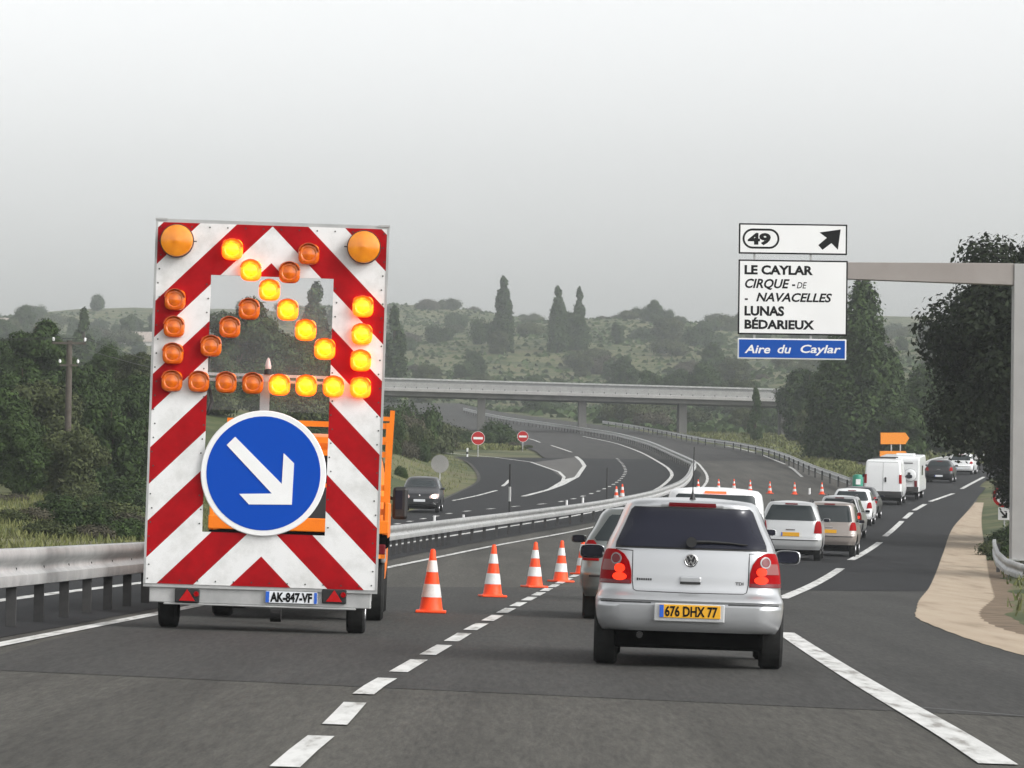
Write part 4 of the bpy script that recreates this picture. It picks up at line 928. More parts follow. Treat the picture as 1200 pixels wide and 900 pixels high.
# ------------------------------------------------------------------ gantry sign
def gantry():
    D = 122.; root = empty('gantry_sign', 'grey cantilever gantry carrying white and blue direction panels over the exit lane', 'road sign'); base = at(1201, 652, D); root.location = base
    L = lambda px, py, y=D: at(px, py, y)-base
    def panel(name, x0, y0, x1, y1, face, edge, ew):
        a = L(x0, y0); c = L(x1, y1); mb = MB(); mb.box(((a.x+c.x)/2, 0, (a.z+c.z)/2), (c.x-a.x, .05, a.z-c.z)); o = mb.build(name, edge, root, bevel=.012)
        mb = MB(); mb.box(((a.x+c.x)/2, -.028, (a.z+c.z)/2), (c.x-a.x-2*ew, .012, a.z-c.z-2*ew)); mb.build('face', face, o)
        return o
    zx = lambda a: 850+a*.29167
    zy = lambda c: 250+c*.29167
    def text(mb, s, x0, x1, c0, c1, bold=.02, shear=0.):
        a = L(zx(x0), zy(c0)); b_ = L(zx(x1), zy(c1)); text_on(mb, s, a.x, b_.x, b_.z, a.z, -.0365, bold, shear)
    top = panel('number_panel', 866, 261.5, 992.5, 299, 'sign_white', 'ink', .045)
    mb = MB(); text(mb, '49', 90, 182, 82, 124, .05)
    ctr = L(zx(143), zy(102)); hx, hz = .53, .255
    def loz(hx, hz, n=14):
        r = hz; P = []
        for k in range(n+1): a = math.pi*(-.5+k/n); P.append((ctr.x+hx-r+r*math.cos(a), ctr.z+r*math.sin(a)))
        for k in range(n+1): a = math.pi*(.5+k/n); P.append((ctr.x-hx+r+r*math.cos(a), ctr.z+r*math.sin(a)))
        return P
    A, B = loz(.54, .295), loz(.48, .235); n = len(A); mb.add([(x, -.036, z) for x, z in A]+[(x, -.036, z) for x, z in B], [(i, (i+1) % n, n+(i+1) % n, n+i) for i in range(n)])
    mb.build('lettering', 'ink', top); mb = MB()
    ar = [(463, 65), (452, 147), (426, 120), (390, 147), (373, 128), (407, 99), (378, 77)]
    mb.add([(L(zx(a), zy(c)).x, -.036, L(zx(a), zy(c)).z) for a, c in ar], [tuple(range(len(ar)))]); mb.build('arrow', 'ink', top)
    mid = panel('destination_panel', 865.5, 304, 992.5, 393.5, 'sign_white', 'ink', .045); mb = MB()
    text(mb, 'LE CAYLAR', 77, 352, 210, 247, .042); text(mb, 'CIRQUE', 79, 258, 264, 301, .028, .25); text(mb, '-', 268, 280, 264, 301, .02); text(mb, 'DE', 287, 327, 277, 302, .008, .25)
    text(mb, '-', 78, 90, 320, 357, .02); text(mb, 'NAVACELLES', 124, 428, 320, 357, .028, .25); text(mb, 'LUNAS', 77, 236, 374, 411, .042); text(mb, 'B\u00c9DARIEUX', 77, 357, 429, 466, .042)
    mb.build('lettering', 'ink', mid)
    low = panel('services_panel', 864.5, 396, 991.5, 422, 'sign_blue', 'white', .04); mb = MB()
    text(mb, 'Aire', 77, 180, 529, 562, .02, .22); text(mb, 'du', 210, 264, 529, 562, .02, .22); text(mb, 'Caylar', 302, 464, 529, 562, .02, .22); mb.build('lettering', 'white', low)
    mb = MB()
    for px in (884, 950): a = L(px, 262, D+.08); c = L(px, 421, D+.08); mb.bar((a.x, .07, a.z-.1), (c.x, .07, c.z+.1), .09, .06)
    mb.build('panel_bracket', 'steel', root)
    pw = .74; px0 = L(1187, 500).x
    mb = MB(); a = L(940, 318, D+.35); z1 = L(1187, 309, D+.35).z; z0 = L(1187, 334.5, D+.35).z; zl0 = L(992, 327.5, D+.35).z; zl1 = L(992, 308.5, D+.35).z
    xl = L(905, 318).x; mb.v = [(xl, .12, zl0+.05), (xl, .12, zl1), (px0, .12, z0), (px0, .12, z1), (xl, .50, zl0+.05), (xl, .50, zl1), (px0, .60, z0), (px0, .60, z1)]
    mb.f = [(0,1,3,2), (4,6,7,5), (0,4,5,1), (2,3,7,6), (1,5,7,3), (0,2,6,4)]; mb.m = [0]*6; mb.build('arm', 'arm_metal', root, bevel=.015)
    mb = MB(); zt = L(1187, 309.5, D+.35).z; zb = L(1187, 660).z; mb.box((px0+pw/2, .36, (zt+zb)/2-.4), (pw, .56, zt-zb+.8)); mb.build('post', 'post_metal', root, bevel=.02)
    mb = MB(); mb.box((px0+.004, .36, L(1187, 336).z), (.012, .60, .03)); mb.box((px0+pw/2, .36, L(1187, 656, D).z), (pw+.3, .9, .05)); mb.build('flange', 'steel', root)
gantry()

def round_sign(name, label, px, py, r_px, base_py, face, d, extra=None, back=False):
    root = empty(name, label, 'road sign'); b = at(px, base_py, d); root.location = b; c = at(px, py, d)-b; s = F_PX/d; r = r_px/s
    mb = MB(); mb.tube([(0, .06, -.5), (0, .06, c.z+r*.6)], .04, 10); mb.build('post', 'steel', root, 40)
    mb = MB(); mb.lathe([(r, .0), (r, .03), (r*.98, .042)], (0, 0, c.z), 'Y', 40); disc = mb.build('disc', face, root, 40)
    return root, disc, c.z, r
for px, py, rp, bpy_, lab in ((560, 513.5, 7.6, 535, 'left no entry sign, red disc with white bar on a thin post before dark shrubs'), (612.5, 511.5, 6.2, 528, 'right no entry sign, red disc with white bar at the tip of the grass island')):
    d = gnd(px, bpy_).y; root, disc, z, r = round_sign('no_entry_sign', lab, px, py, rp, bpy_, 'red', d)
    mb = MB(); mb.box((0, -.008, z), (r*1.45, .016, r*.36)); mb.build('bar', 'white', disc)
    mb = MB(); mb.lathe([(r*1.0, -.002), (r*1.05, -.002), (r*1.05, .03), (r*1.0, .03)], (0, 0, z), 'Y', 40, True); mb.build('rim', 'white', disc)
d = gnd(516, 570).y
round_sign('road_sign', 'round sign seen from its grey back, standing behind the oncoming car', 515, 543.5, 10.5, 575, 'grey_conc', d)
def end_sign():
    d = 160.; s = F_PX/d; root = empty('lane_sign', 'small white arrow sign under a red ringed disc left of the gantry post', 'road sign'); b = at(1177, 622, d); root.location = b; L = lambda a, c: at(a, c, d)-b
    mb = MB(); mb.tube([(0, .05, -.9), (0, .05, L(1176, 575).z)], .035, 8); mb.build('post', 'steel', root)
    c = L(1177, 602); w_ = 14.5/s; mb = MB(); mb.box((c.x, -.012, c.z), (w_, .02, w_)); sq = mb.build('arrow_plate', 'white', root)
    K = w_/15.; ar = [(-4.6, -4.6), (1.0, 1.4), (1.6, -2.4), (3.6, -.8), (3.2, 5.2), (-2.6, 5.0), (-3.4, 3.2), (-.6, 2.8), (-5.6, -3.0)]
    mb = MB(); mb.plate([(c.x+a*K, c.z-e*K) for a, e in ar], -.030, -.0225); mb.build('arrow', 'ink', sq)
    c = L(1176, 581.5); r = 12.8/s; mb = MB(); mb.lathe([(r, .0), (r, .02), (r*.97, .025)], (c.x, 0, c.z), 'Y', 36); di = mb.build('disc', 'white', root)
    mb = MB(); mb.lathe([(r*.72, -.006), (r, -.006), (r, .001), (r*.72, .001)], (c.x, 0, c.z), 'Y', 36, True); mb.build('ring', 'red', di)
end_sign()
def orange_sign():
    d = 262.; root = empty('direction_sign', 'orange arrow shaped temporary direction sign on two posts beyond the motorhome', 'road sign'); b = at(1047, 560, d); root.location = b; L = lambda a, c: at(a, c, d)-b
    for px in (1044.5, 1055): p = L(px, 521); mb = MB(); mb.tube([(p.x, .06, -.6), (p.x, .06, p.z+.6)], .045, 8); mb.build('post', 'steel', root)
    for pts in ([(1032, 507), (1061, 507), (1065.5, 513.5), (1061, 520.5), (1032, 520.5)], [(1031, 528.5), (1061, 528.5), (1065, 534.5), (1061, 540.5), (1031, 540.5)]):
        P = [(L(*q).x, L(*q).z) for q in pts]; mb = MB(); mb.plate(P, -.03, .03); o = mb.build('panel', 'orange_sign', root)
orange_sign()
def nose_marker():
    d = 236.; root = empty('exit_marker', 'small green rounded marker at the nose of the exit, left of the white van', 'road marker'); b = at(1005, 577, d); root.location = b; t = at(1005, 556.5, d)-b
    mb = MB(); mb.lathe([(.27, -.1), (.30, .05), (.30, t.z-.1), (.25, t.z), (.1, t.z+.03)], (0, 0, 0), 'Z', 24); mb.build('body', mat('marker green', (.01, .22, .14), .5), root, 40)
    mb = MB(); mb.box((0, -.305, t.z*.6), (.26, .03, .30)); mb.build('reflector', 'white', root)
nose_marker()
# delineators and slim marker posts
def marker_post(label, px, top, bot, d, wd, name, m1, m2):
    root = empty(name, label, 'post', 'slim roadside posts'); b = at(px, bot, d); root.location = b; h = (at(px, top, d)-b).z
    mb = MB(); mb.tube([(0, 0, -.3), (0, 0, h)], wd, 8); mb.build('post', m1, root, 40)
    mb = MB(); mb.tube([(0, 0, h*.34), (0, 0, h*.60)], wd*1.12, 8); mb.build('band', m2, root, 40)
marker_post('black marker post with a pale middle, above the guard rail left of the cones', 597, 544, 610, gnd(597, 610).y, .05, 'marker_post', 'black', 'steel')
marker_post('thin dark marker post standing above the guard rail right of the cones', 711, 548, 594, gnd(711, 594).y, .035, 'marker_post', 'black', 'black')
for i, (a, b_) in enumerate(((664, 597), (683, 594), (543, 614), (509, 615))):
    p = gnd(a, b_); marker_post(('third', 'rightmost', 'second', 'leftmost')[i]+' little white delineator showing just above the middle guard rail', a, b_-11, b_, p.y, .05, 'delineator', 'white', 'white')
p = gnd(547.5, 536); marker_post('white delineator on the edge of the slip road left of the no entry sign', 547.5, 525, 536, p.y, .07, 'delineator', 'white', 'black')
p = gnd(948, 580); marker_post('white delineator among the far cones', 948.5, 572, 582, p.y, .06, 'delineator', 'white', 'white')

# ------------------------------------------------------------------ bridge
def bridge():
    d = 500.; root = empty('road_bridge', 'grey concrete road bridge crossing both carriageways on plain piers', 'bridge')
    a = at(470, 443, d); c = at(915, 455.5, d); root.location = a; ax = (c-a).normalized()
    def along(t): return ax*t
    Lg = (c-a).length; h = lambda px: px/(F_PX/d)
    ts = [-24, Lg+14]
    def run(name, z0, z1, y0, y1, m, bev=.0):
        mb = MB(); mb.v = []
        for t in ts:
            q = along(t)
            for yy in (y0, y1):
                for zz in (z0, z1): mb.v.append((q.x, q.y+yy, q.z+zz))
        mb.f = [(0,1,3,2), (4,6,7,5), (0,4,5,1), (2,3,7,6), (1,5,7,3), (0,2,6,4)]; mb.m = [0]*6; return mb.build(name, m, root, bevel=bev)
    run('deck', -h(20.5), -h(13.5), .5, 9.0, 'pier_conc'); run('deck_edge', -h(15.5), -h(11.5), -.1, 9.6, 'concrete_pale', .05)
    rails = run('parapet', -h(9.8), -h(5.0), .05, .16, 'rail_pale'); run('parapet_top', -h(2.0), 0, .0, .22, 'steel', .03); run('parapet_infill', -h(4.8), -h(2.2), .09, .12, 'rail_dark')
    run('parapet', -h(9.8), -h(1.0), 9.3, 9.4, 'rail_pale')
    pm = MB()
    for i in range(60):
        q = along(-22 + i*(Lg+34)/60); pm.box((q.x, .2, q.z-h(6)), (.10, .10, h(11)))
    pm.build('parapet_posts', 'steel_dull', root)
    for px, pb in ((443, 506), (564, 506), (683, 512), (801, 515), (921, 520)):
        p = at(px, 465+(px-563)*.028, d)-a; q = gnd(px, pb); zb = T0(at(px, 460, d).x, d)-a.z-1.0; mb = MB()
        mb.box((p.x, 4.5, (p.z+zb)/2), (.95, 6.4, p.z-zb), None); o = mb.build('pier', 'pier_conc', root, bevel=.06)
M['pier_conc'] = noisy('dark streaked concrete', [(.09, .088, .082), (.17, .165, .155)], .5, .9, 8, stretch=(1, 1, .25)); M['concrete_pale'] = noisy('pale edge concrete', [(.30, .29, .28), (.40, .39, .38)], .7, .9, 8)  # pier_conc: darker, upright-streaked tone for piers and deck
M['rail_pale'] = noisy('parapet rail', [(.26, .26, .25), (.34, .34, .33)], 1.5, .7, 6); M['rail_dark'] = noisy('parapet dark rail', [(.16, .16, .16), (.22, .22, .22)], 1.5, .7, 6)  # rail_dark: the darker band of the ribbed railing
bridge()

# ------------------------------------------------------------------ far buildings, pole
def house(label, px, py0, py1, d, wpx):
    root = empty('house', label, 'building'); b = at(px, py1, d); root.location = b; w_ = wpx/(F_PX/d); h_ = (at(px, py0, d)-b).z
    mb = MB(); mb.box((0, w_*.4, h_*.36-2), (w_, w_*.8, h_*.72+4)); mb.build('wall', M['house_white'], root)
    mb = MB(); z = h_*.72; e = .25; mb.v = [(-w_/2-e, -e, z), (w_/2+e, -e, z), (w_/2+e, w_*.8+e, z), (-w_/2-e, w_*.8+e, z), (-w_/2-e, w_*.4, h_), (w_/2+e, w_*.4, h_)]
    mb.f = [(0,1,5,4), (2,3,4,5), (0,4,3), (1,2,5), (3,2,1,0)]; mb.m = [0]*5; mb.build('roof', M['house_roof'], root)
    for x in (-.28, .05, .3):
        f = MB(); f.box((x*w_, -.02, h_*.40), (w_*.13, .08, h_*.26)); f.build('window', 'dark_plastic', root)
M['house_white'] = noisy('house render', [(.40, .39, .37), (.50, .49, .47)], .8, .9, 6); M['house_roof'] = noisy('roof tiles', [(.32, .27, .24), (.42, .36, .32)], 1.5, .9, 6)
house('pale house half lost in the haze above the left trees', 160, 388, 432, 1100, 40)
house('faint pale house at the left edge beyond the trees', 6, 372, 400, 1300, 34)
def utility_pole():
    d = 185.; root = empty('utility_pole', 'wooden utility pole with wires standing among the left trees', 'pole'); b = at(78.5, 570, d); root.location = b; h_ = (at(78.5, 399, d)-b).z
    mb = MB(); mb.tube([(0, 0, -3), (0, 0, h_)], [.17, .13], 12); mb.build('pole', 'wood', root, 40)
    mb = MB(); mb.box((0, -.1, h_-.12), (1.5, .10, .10)); mb.build('crossarm', 'wood', root); mb = MB(); mb.box((0, -.1, h_-1.1), (.8, .08, .08)); mb.build('crossarm', 'wood', root)
    mb = MB()
    for x, z in ((-.7, h_-.03), (.7, h_-.03), (-.4, h_-1.0), (.4, h_-1.0)): mb.lathe([(.04, 0), (.06, .05), (.05, .14), (.02, .16)], (x, -.1, z), 'Z', 10)
    mb.build('insulators', 'white', root)
    mb = MB()
    for x, z in ((-.7, h_+.12), (.7, h_+.12)):
        for ex, ey, ez in ((-26, -4, .4), (5, 60, .2)): mb.tube([(x+ex*t, -.1+ey*t, z - 4*.5*t*(1-t) + ez*t) for t in np.linspace(0, 1, 10)], .013, 5)
    mb.build('wires', 'black', root)
utility_pole()

# ------------------------------------------------------------------ trees and shrubs
M['leaf_dark'] = leafmat('dark foliage', (.004, .007, .003), (.018, .028, .009))
M['leaf_mid'] = leafmat('mid foliage', (.008, .018, .004), (.040, .070, .014))
M['leaf_olive'] = leafmat('olive foliage', (.016, .024, .007), (.066, .080, .026))
M['leaf_brown'] = leafmat('brownish scrub', (.022, .020, .012), (.075, .068, .042))
def leaf_quads(cent, rad, n, size, rng, shell=.45, aspect=1.7):
    """n leaf clumps spread through ellipsoid lobes; cent (k,3), rad (k,3)"""
    k = len(cent); vol = np.prod(rad, axis=1)**(2/3); idx = rng.choice(k, n, p=vol/vol.sum())
    u = rng.normal(size=(n, 3)); u /= np.linalg.norm(u, axis=1)[:, None]
    r = (1-(1-shell)*rng.random(n)**1.5)*(1+.10*rng.normal(size=n)); c = cent[idx]+u*rad[idx]*r[:, None]
    nrm = u*1.0+rng.normal(size=(n, 3))*.55+np.array([0, 0, .35]); nrm /= np.linalg.norm(nrm, axis=1)[:, None]
    a = np.cross(nrm, rng.normal(size=(n, 3))); a /= np.linalg.norm(a, axis=1)[:, None]; b = np.cross(nrm, a)
    s = size*(.6+.8*rng.random(n))[:, None]; a = a*s*aspect*.5; b = b*s*.5
    bend = nrm*s*.18
    return np.stack([c-a, c-b+bend, c+a, c+b+bend], 1).reshape(-1, 3)
def quads_mesh(name, v, material):
    n = len(v)//4; me = bpy.data.meshes.new(name); me.vertices.add(len(v)); me.vertices.foreach_set('co', np.asarray(v, np.float32).ravel())
    me.loops.add(4*n); me.loops.foreach_set('vertex_index', np.arange(4*n, dtype=np.int32)); me.polygons.add(n)
    me.polygons.foreach_set('loop_start', np.arange(0, 4*n, 4, dtype=np.int32)); me.update(calc_edges=True); me.materials.append(M[material]); return me
def tree_mesh(kind, h, w_, n, size, material, seed, base=.12, lobes=26):
    """returns trunk and crown meshes of a tree h high and w_ wide"""
    rng = np.random.default_rng(seed); cen = []; rad = []; mb = MB()
    tp = [(0, 0, -.6), (0, 0, 0)]+[(rng.normal()*.015*h, rng.normal()*.015*h, h*t) for t in (.25, .5, .72, .9)]
    tr = h*.022; mb.tube(tp, [tr*1.3, tr, tr*.8, tr*.6, tr*.4, tr*.15], 9)
    for i in range(lobes):
        t = rng.random()
        if kind == 'cypress': z = base+(1-base)*t; env = (1-((z-base)/(1-base))**1.6)**.8*min(1, (z-base)/.08+.45); rr = w_*.5*env*(.25+.55*rng.random()); s = w_*(.13+.09*rng.random())*(.45+.55*env); sz = s*2.0
        elif kind == 'poplar': z = base+(1-base)*t; q = (z-base)/(1-base); env = math.sin(math.pi*min(.97, .16+.80*q))**.7; rr = w_*.5*env*rng.random()**.6*.7; s = w_*.16*(.5+env*.6); sz = s*1.7
        else: z = base+(1-base)*(.08+.80*t); q = (z-base)/(1-base); env = math.sqrt(max(.08, 1-(2*q-.95)**2)); rr = w_*.5*env*rng.random()**.5*.78; s = w_*(.10+.09*rng.random()); sz = s*.85
        a = rng.random()*6.28318; c = (rr*math.cos(a), rr*math.sin(a), z*h); cen.append(c); rad.append((s, s, sz))
        if i % 2 == 0:
            z0 = max(base*h*.7, c[2]-h*.22-rr*.3); p0 = (0, 0, min(z0, h*.8)); m_ = ((p0[0]+c[0])/2, (p0[1]+c[1])/2, (p0[2]+c[2])/2+.03*h); mb.tube([p0, m_, c], [tr*.45, tr*.28, tr*.1], 5)
    v = leaf_quads(np.array(cen), np.array(rad), n, size, rng)
    ns = n//7; v2 = leaf_quads(np.array(cen), np.array(rad)*1.14, ns, size*.9, rng, .9); v = np.concatenate([v, v2]); v[:, 2] = np.maximum(v[:, 2], .05)
    return mb.mesh('trunk', 'bark', 60), quads_mesh('crown', v, material)
def put_tree(name, label, cat, meshes, x, y, sc=1., rz=0., group=None, zoff=0., sz=1.):
    root = empty(name, label, cat, group); root.location = (x, y, T(x, y)+zoff); root.rotation_euler.z = rz; root.scale = (sc, sc, sc*sz)
    if meshes[0]: link('trunk', meshes[0], root)
    link('crown', meshes[1], root); return root
def tree_px(name, label, meshes, px, top_py, d, h, group=None, rz=0., cat='tree'):
    """a tree whose top shows at the pixel, standing at distance d"""
    t = at(px, top_py, d); z = T(t.x, d); sc = (t.z-z)/h; return put_tree(name, label, cat, meshes, t.x, d, sc, rz, group)
EV = tree_mesh('round', 10., 9.0, 95000, .115, 'leaf_dark', 3, .21, 46)
root = put_tree('evergreen_oak', 'big dark evergreen oak hanging over the exit road behind the gantry post', 'tree', EV, 19.3, 152, 1.10, zoff=.3)
EV2 = tree_mesh('round', 9., 7.5, 60000, .12, 'leaf_dark', 8, .03, 40)
put_tree('evergreen_oak', 'second dark evergreen oak behind the gantry post, at the right edge', 'tree', EV2, 22.5, 164, 1.25)
put_tree('evergreen_oak', 'low dark evergreen oak bending over the verge beside the exit road', 'tree', EV2, 20.2, 156, .74, 2., zoff=.45)
put_tree('evergreen_oak', 'dark evergreen oak standing outside the right edge of the view', 'tree', EV2, 20.5, 108, 1.1, 1.)
PIN = tree_mesh('cypress', 13., 7.5, 30000, .20, 'leaf_mid', 11, .03, 60); CYP = tree_mesh('cypress', 10., 3.0, 14000, .2, 'leaf_mid', 12, .02, 40)
POP = tree_mesh('cypress', 20., 7.0, 10000, .5, 'leaf_mid', 13, .03, 50); RND = tree_mesh('round', 9., 8.5, 26000, .22, 'leaf_mid', 14, .06, 38)
RN2 = tree_mesh('round', 7., 7.5, 24000, .20, 'leaf_olive', 15, .04, 32); RN3 = tree_mesh('round', 8., 6.0, 22000, .21, 'leaf_mid', 16, .10, 30)
POP2 = tree_mesh('cypress', 17., 5.4, 8000, .45, 'leaf_mid', 17, .06, 40)
tree_px('pine_tree', 'tall pointed pine right behind the direction panels', PIN, 1013, 338, 335, 13.)
tree_px('pine_tree', 'shorter pine at the right foot of the tall pointed one', PIN, 1042, 415, 345, 13., rz=2.)
tree_px('pine_tree', 'shorter pine at the left foot of the tall pointed one', PIN, 975, 400, 350, 13., rz=4.)
tree_px('cypress', 'small dark cypress in front of the right end of the bridge', CYP, 886, 452, 455, 10.).scale.xy = (.55, .55)
G = 'round trees between the bridge and the tall pine'
for i, (px, py, d, me, h) in enumerate(((946, 437, 470, RND, 9.), (948, 430, 430, RN3, 8.), (938, 472, 450, RN2, 7.), (1075, 440, 360, RND, 9.), (955, 478, 420, RN2, 7.), (1060, 470, 330, RN3, 8.), (1100, 430, 380, RND, 9.), (1130, 450, 380, RN2, 7.), (870, 478, 540, RN2, 7.), (950, 485, 440, RN3, 8.))):
    tree_px('broadleaf_tree', 'hazy green round tree in the clump between the bridge and the tall pine', me, px, py, d, h, G, i*1.3)
tree_px('poplar', 'tallest far poplar, alone on the skyline above the bridge', POP, 590, 326, 1020, 20.)
tree_px('poplar', 'left one of the pair of far poplars on the skyline', POP, 654, 337, 1020, 20., rz=1.)
tree_px('poplar', 'right one of the pair of far poplars on the skyline, the thinner one', POP2, 679, 338, 1040, 17., rz=3.)
tree_px('poplar', 'pale misty poplar above the left trees', POP2, 98, 364, 620, 17., rz=2.)
tree_px('poplar', 'pointed tree showing through the right side of the trailer window', POP, 370, 335, 560, 20., rz=4.)
tree_px('poplar', 'faint pointed tree just right of the trailer board on the skyline', POP2, 463, 362, 700, 17., rz=5.)
tree_px('broadleaf_tree', 'leafy tree reaching highest at the left in the trailer window', RN3, 280, 345, 300, 8.)
tree_px('broadleaf_tree', 'dense tree in the middle of the trailer window', RND, 320, 372, 320, 9.)
tree_px('broadleaf_tree', 'dense tree low at the right of the trailer window', RND, 362, 395, 330, 9., rz=2.)
tree_px('broadleaf_tree', 'dark tree low at the left of the trailer window', RND, 250, 400, 290, 9., rz=1.)
tree_px('broadleaf_tree', 'slim bushy tree rising above the others left of the utility pole', RN3, 41, 371, 225, 8.)
G = 'trees of the wood left of the motorway'
for i, (px, py, d, me, h) in enumerate(((8, 398, 230, RND, 9.), (75, 408, 240, RN3, 8.), (120, 405, 260, RND, 9.), (165, 412, 250, RN2, 7.), (25, 420, 205, RN3, 8.), (100, 432, 205, RND, 9.), (145, 440, 210, RND, 9.), (55, 445, 195, RN2, 7.), (5, 450, 185, RND, 9.), (185, 440, 230, RN3, 8.), (215, 430, 250, RND, 9.), (-30, 410, 220, RND, 9.), (130, 470, 178, RN3, 8.), (85, 500, 172, RN2, 7.), (170, 490, 180, RND, 9.), (30, 490, 172, RND, 9.), (-40, 470, 175, RN3, 8.), (230, 450, 240, RN3, 8.), (400, 430, 340, RND, 9.), (420, 455, 300, RN3, 8.), (-90, 420, 220, RND, 9.), (340, 440, 300, RN2, 7.))):
    tree_px('broadleaf_tree', 'dark green broad tree packed in the wood on the left', me, px, py, d, h, G, i*1.7)
def shrub_mesh(w_, h, n, size, material, seed):
    rng = np.random.default_rng(seed); cen = []; rad = []
    for i in range(9):
        a = rng.random()*6.283; r = w_*.36*rng.random()**.5; s = w_*(.16+.10*rng.random()); z = h*(.25+.45*rng.random())*(1-.5*r/(w_*.5)); cen.append((r*math.cos(a), r*math.sin(a), z)); rad.append((s, s, s*h/w_*1.1))
    v = leaf_quads(np.array(cen), np.array(rad), n, size, rng); v2 = leaf_quads(np.array(cen), np.array(rad)*1.3, n//6, size, rng, .9); v = np.concatenate([v, v2]); v[:, 2] = np.maximum(v[:, 2], 0)
    return quads_mesh('shrub', v, material)
SH = [shrub_mesh(3., 2.2, 7000, .11, 'leaf_mid', 21), shrub_mesh(3.2, 1.9, 7000, .11, 'leaf_olive', 22), shrub_mesh(2.6, 2.4, 7000, .10, 'leaf_mid', 23), shrub_mesh(3., 1.7, 6500, .10, 'leaf_brown', 24)]
def shrub(me, x, y, sc, label, group, sz=1.):
    o = link('shrub', me); o.location = (x, y, T(x, y)-.1); o.scale = (sc, sc, sc*sz); o.rotation_euler.z = random.random()*6.28; return tag(o, label, 'shrub', group)
def shrub_px(me, px, top_py, d, label, group, h=2.1, ws=1.):
    t = at(px, top_py, d); sc = max(.25, (t.z-T(t.x, d))/h); o = shrub(me, t.x, d, sc, label, group); o.scale.x *= ws; o.scale.y *= ws; return o
G = 'shrubs on the bank left of the oncoming lanes'
for i in range(46):                              # cut bank left of the oncoming carriageway
    y = 205+ (i/46.)*190 + random.uniform(-4, 4); x = lef(y)-random.uniform(6.5 if y > 215 else 2, 19)
    shrub(SH[(i*5+i//3) % 4], x, y, random.uniform(.55, 1.25), 'bushy green to brown shrub on the bank left of the oncoming lanes', G)
for i, (px, py, d) in enumerate(((452, 462, 300), (472, 458, 310), (492, 462, 320), (506, 472, 345), (516, 484, 362), (456, 500, 262), (476, 502, 270), (494, 510, 275), (507, 522, 285), (452, 535, 235), (470, 540, 232), (440, 520, 240), (462, 480, 290), (484, 484, 300))):
    shrub_px(SH[(0, 3, 2, 1, 3)[i % 5]], px, py, d, 'bushy green to brown shrub on the bank left of the oncoming lanes', G, ws=.62)
G = 'dark shrubs on the grass island by the no entry signs'
for px, py, d, k in ((590, 495, 395, 0), (572, 500, 392, 2), (582, 488, 402, 2), (602, 512, 385, 3), (545, 500, 400, 0), (528, 490, 405, 1), (515, 498, 395, 3), (618, 518, 380, 1), (500, 488, 402, 0)):
    shrub_px(SH[k], px, py, d, 'dark clump of shrub on the grass island by the no entry signs', G)
G = 'shrubs at the foot of the left wood'
for i, (px, py, d) in enumerate(((10, 585, 128), (40, 578, 132), (72, 570, 138), (98, 580, 128), (128, 572, 134), (152, 582, 130), (175, 570, 138), (-20, 575, 130), (60, 596, 118), (110, 598, 120), (146, 596, 122), (70, 572, 160), (100, 562, 165), (20, 568, 163), (145, 560, 160), (125, 575, 150), (48, 580, 155), (-10, 565, 160), (160, 545, 170), (95, 585, 148), (178, 560, 168))):
    shrub_px(SH[(1, 3, 0, 2)[i % 4]], px, py, d, 'rounded shrub at the foot of the left wood beyond the guard rail', G, ws=1.25)
G = 'scrub bushes dotted over the far hillside'; n = 0
while n < 225:
    y = 560+1000*random.random()**1.15; x = random.uniform(-.135, .135)*y
    if y < 720 and l_edge(y)-6 < x < r_edge(y)+4: continue
    sc = random.uniform(.9, 2.1)*(1+.5*(y > 950)); shrub(SH[random.randrange(4)], x, y, sc, 'scrub bush dotted on the hazy hillside beyond the bridge', G, random.uniform(.8, 1.2)); n += 1
G = 'low trees scattered on the far hillside'
for i in range(80):
    y = 640+640*(i/80.)+random.uniform(-10, 10); x = random.uniform(-.13, .13)*y
    if y < 760 and -60 < x < 14: x = 30+random.random()*50
    put_tree('hillside_tree', 'small hazy tree scattered on the hillside beyond the bridge', 'tree', (RND, RN2, RN3)[i % 3], x, y, random.uniform(.55, 1.0), i, G)
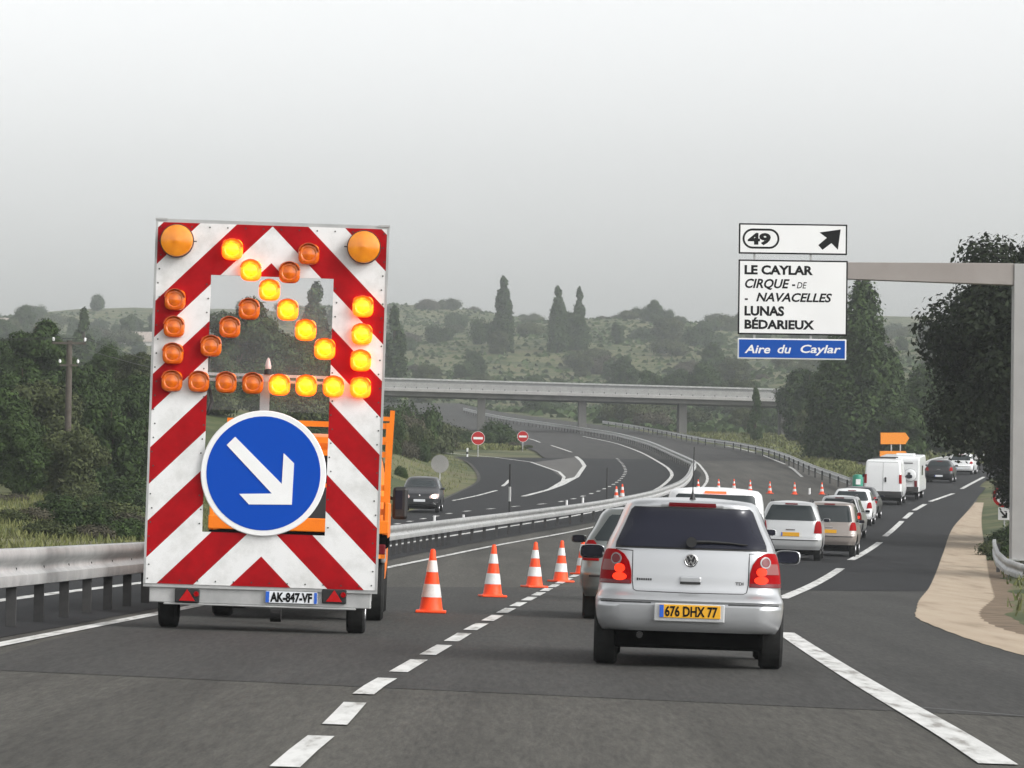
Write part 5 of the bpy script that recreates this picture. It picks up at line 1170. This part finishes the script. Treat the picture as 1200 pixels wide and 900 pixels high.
# low growth: hillside undergrowth and grass on the verges
def tufts(name, pts, hgt, wid, material, per=1):
    rng = RNG; n = len(pts); pts = np.asarray(pts); a = rng.random(n)*6.283; lean = rng.normal(size=(n, 2))*.35; s = (.5+rng.random(n))
    dx = np.stack([np.cos(a), np.sin(a), 0*a], 1)*(wid*s)[:, None]; top = np.stack([lean[:, 0]*hgt*s, lean[:, 1]*hgt*s, hgt*s], 1)
    v = np.stack([pts-dx*.5, pts+dx*.5, pts+top+dx*.12, pts+top-dx*.12], 1).reshape(-1, 3); return tag(link(name, quads_mesh(name, v, material)), kind='stuff')
def scatter(n, y0, y1, fx):
    out = []
    for _ in range(n):
        y = y0+(y1-y0)*random.random(); r = fx(y)
        if r is None: continue
        x = random.uniform(*r); out.append((x, y, T(x, y)))
    return out
pts = scatter(30000, 85, 205, lambda y: (lef(y)-14, lef(y)-.3)) + scatter(16000, 62, 160, lambda y: (rig(y)+.25+1.1*random.random()**.5*(y < 125), rig(y)+6.5)) + scatter(6000, 160, 420, lambda y: (lef(y)-9, lef(y)-.3))
tufts('verge_grass', pts, .15, .045, 'grass')
for i, (px, py, d) in enumerate(((1178, 612, 150), (1190, 606, 150), (1173, 622, 142), (1182, 628, 134), (1200, 620, 134))):
    shrub_px(SH[(0, 2, 1)[i % 3]], px, py, d, 'low green weed clump on the verge behind the rail end', 'weed clumps on the right verge', ws=1.1)
pts = scatter(26000, 520, 1500, lambda y: (-.135*y, .135*y)); pts = [p for p in pts if not (p[1] < 740 and l_edge(p[1])-5 < p[0] < r_edge(p[1])+2)]
tufts('hillside_undergrowth', pts, .55, 1.5, 'leaf_mid')
pts = scatter(5000, 365, 420, lambda y: (lef(y)+.5, l_edge(y)-.6) if lef(y)+.5 < l_edge(y)-.6 else None) + scatter(9000, 275, 520, lambda y: (r_edge(y)+.8, r_edge(y)+26) if y > 335 else (r_edge(y)+.5, r_edge(y)+5))
pts = [p for p in pts if p[1] > 335 or p[0] < er(max(p[1], 262))-1]
tufts('rough_grass', pts, .20, .22, 'grass')

# ------------------------------------------------------------------ haze
hz = MB(); hz.box((0, 1150, 60), (2400, 2500, 140))
hm = bpy.data.materials.new('haze air'); hm.use_nodes = True; hm.node_tree.nodes.clear()
pv = nd(hm, 'ShaderNodeVolumePrincipled', Density=HAZE_DENSITY, Color=HAZE_COL); oo = nd(hm, 'ShaderNodeOutputMaterial'); lk(hm, pv.outputs[0], oo.inputs['Volume'])
pv.inputs['Anisotropy'].default_value = .2
M['haze'] = hm; tag(hz.build('haze', 'haze'), kind='stuff')
for ob in list(S.objects):
    if ob.get('label') == '': del ob['label']
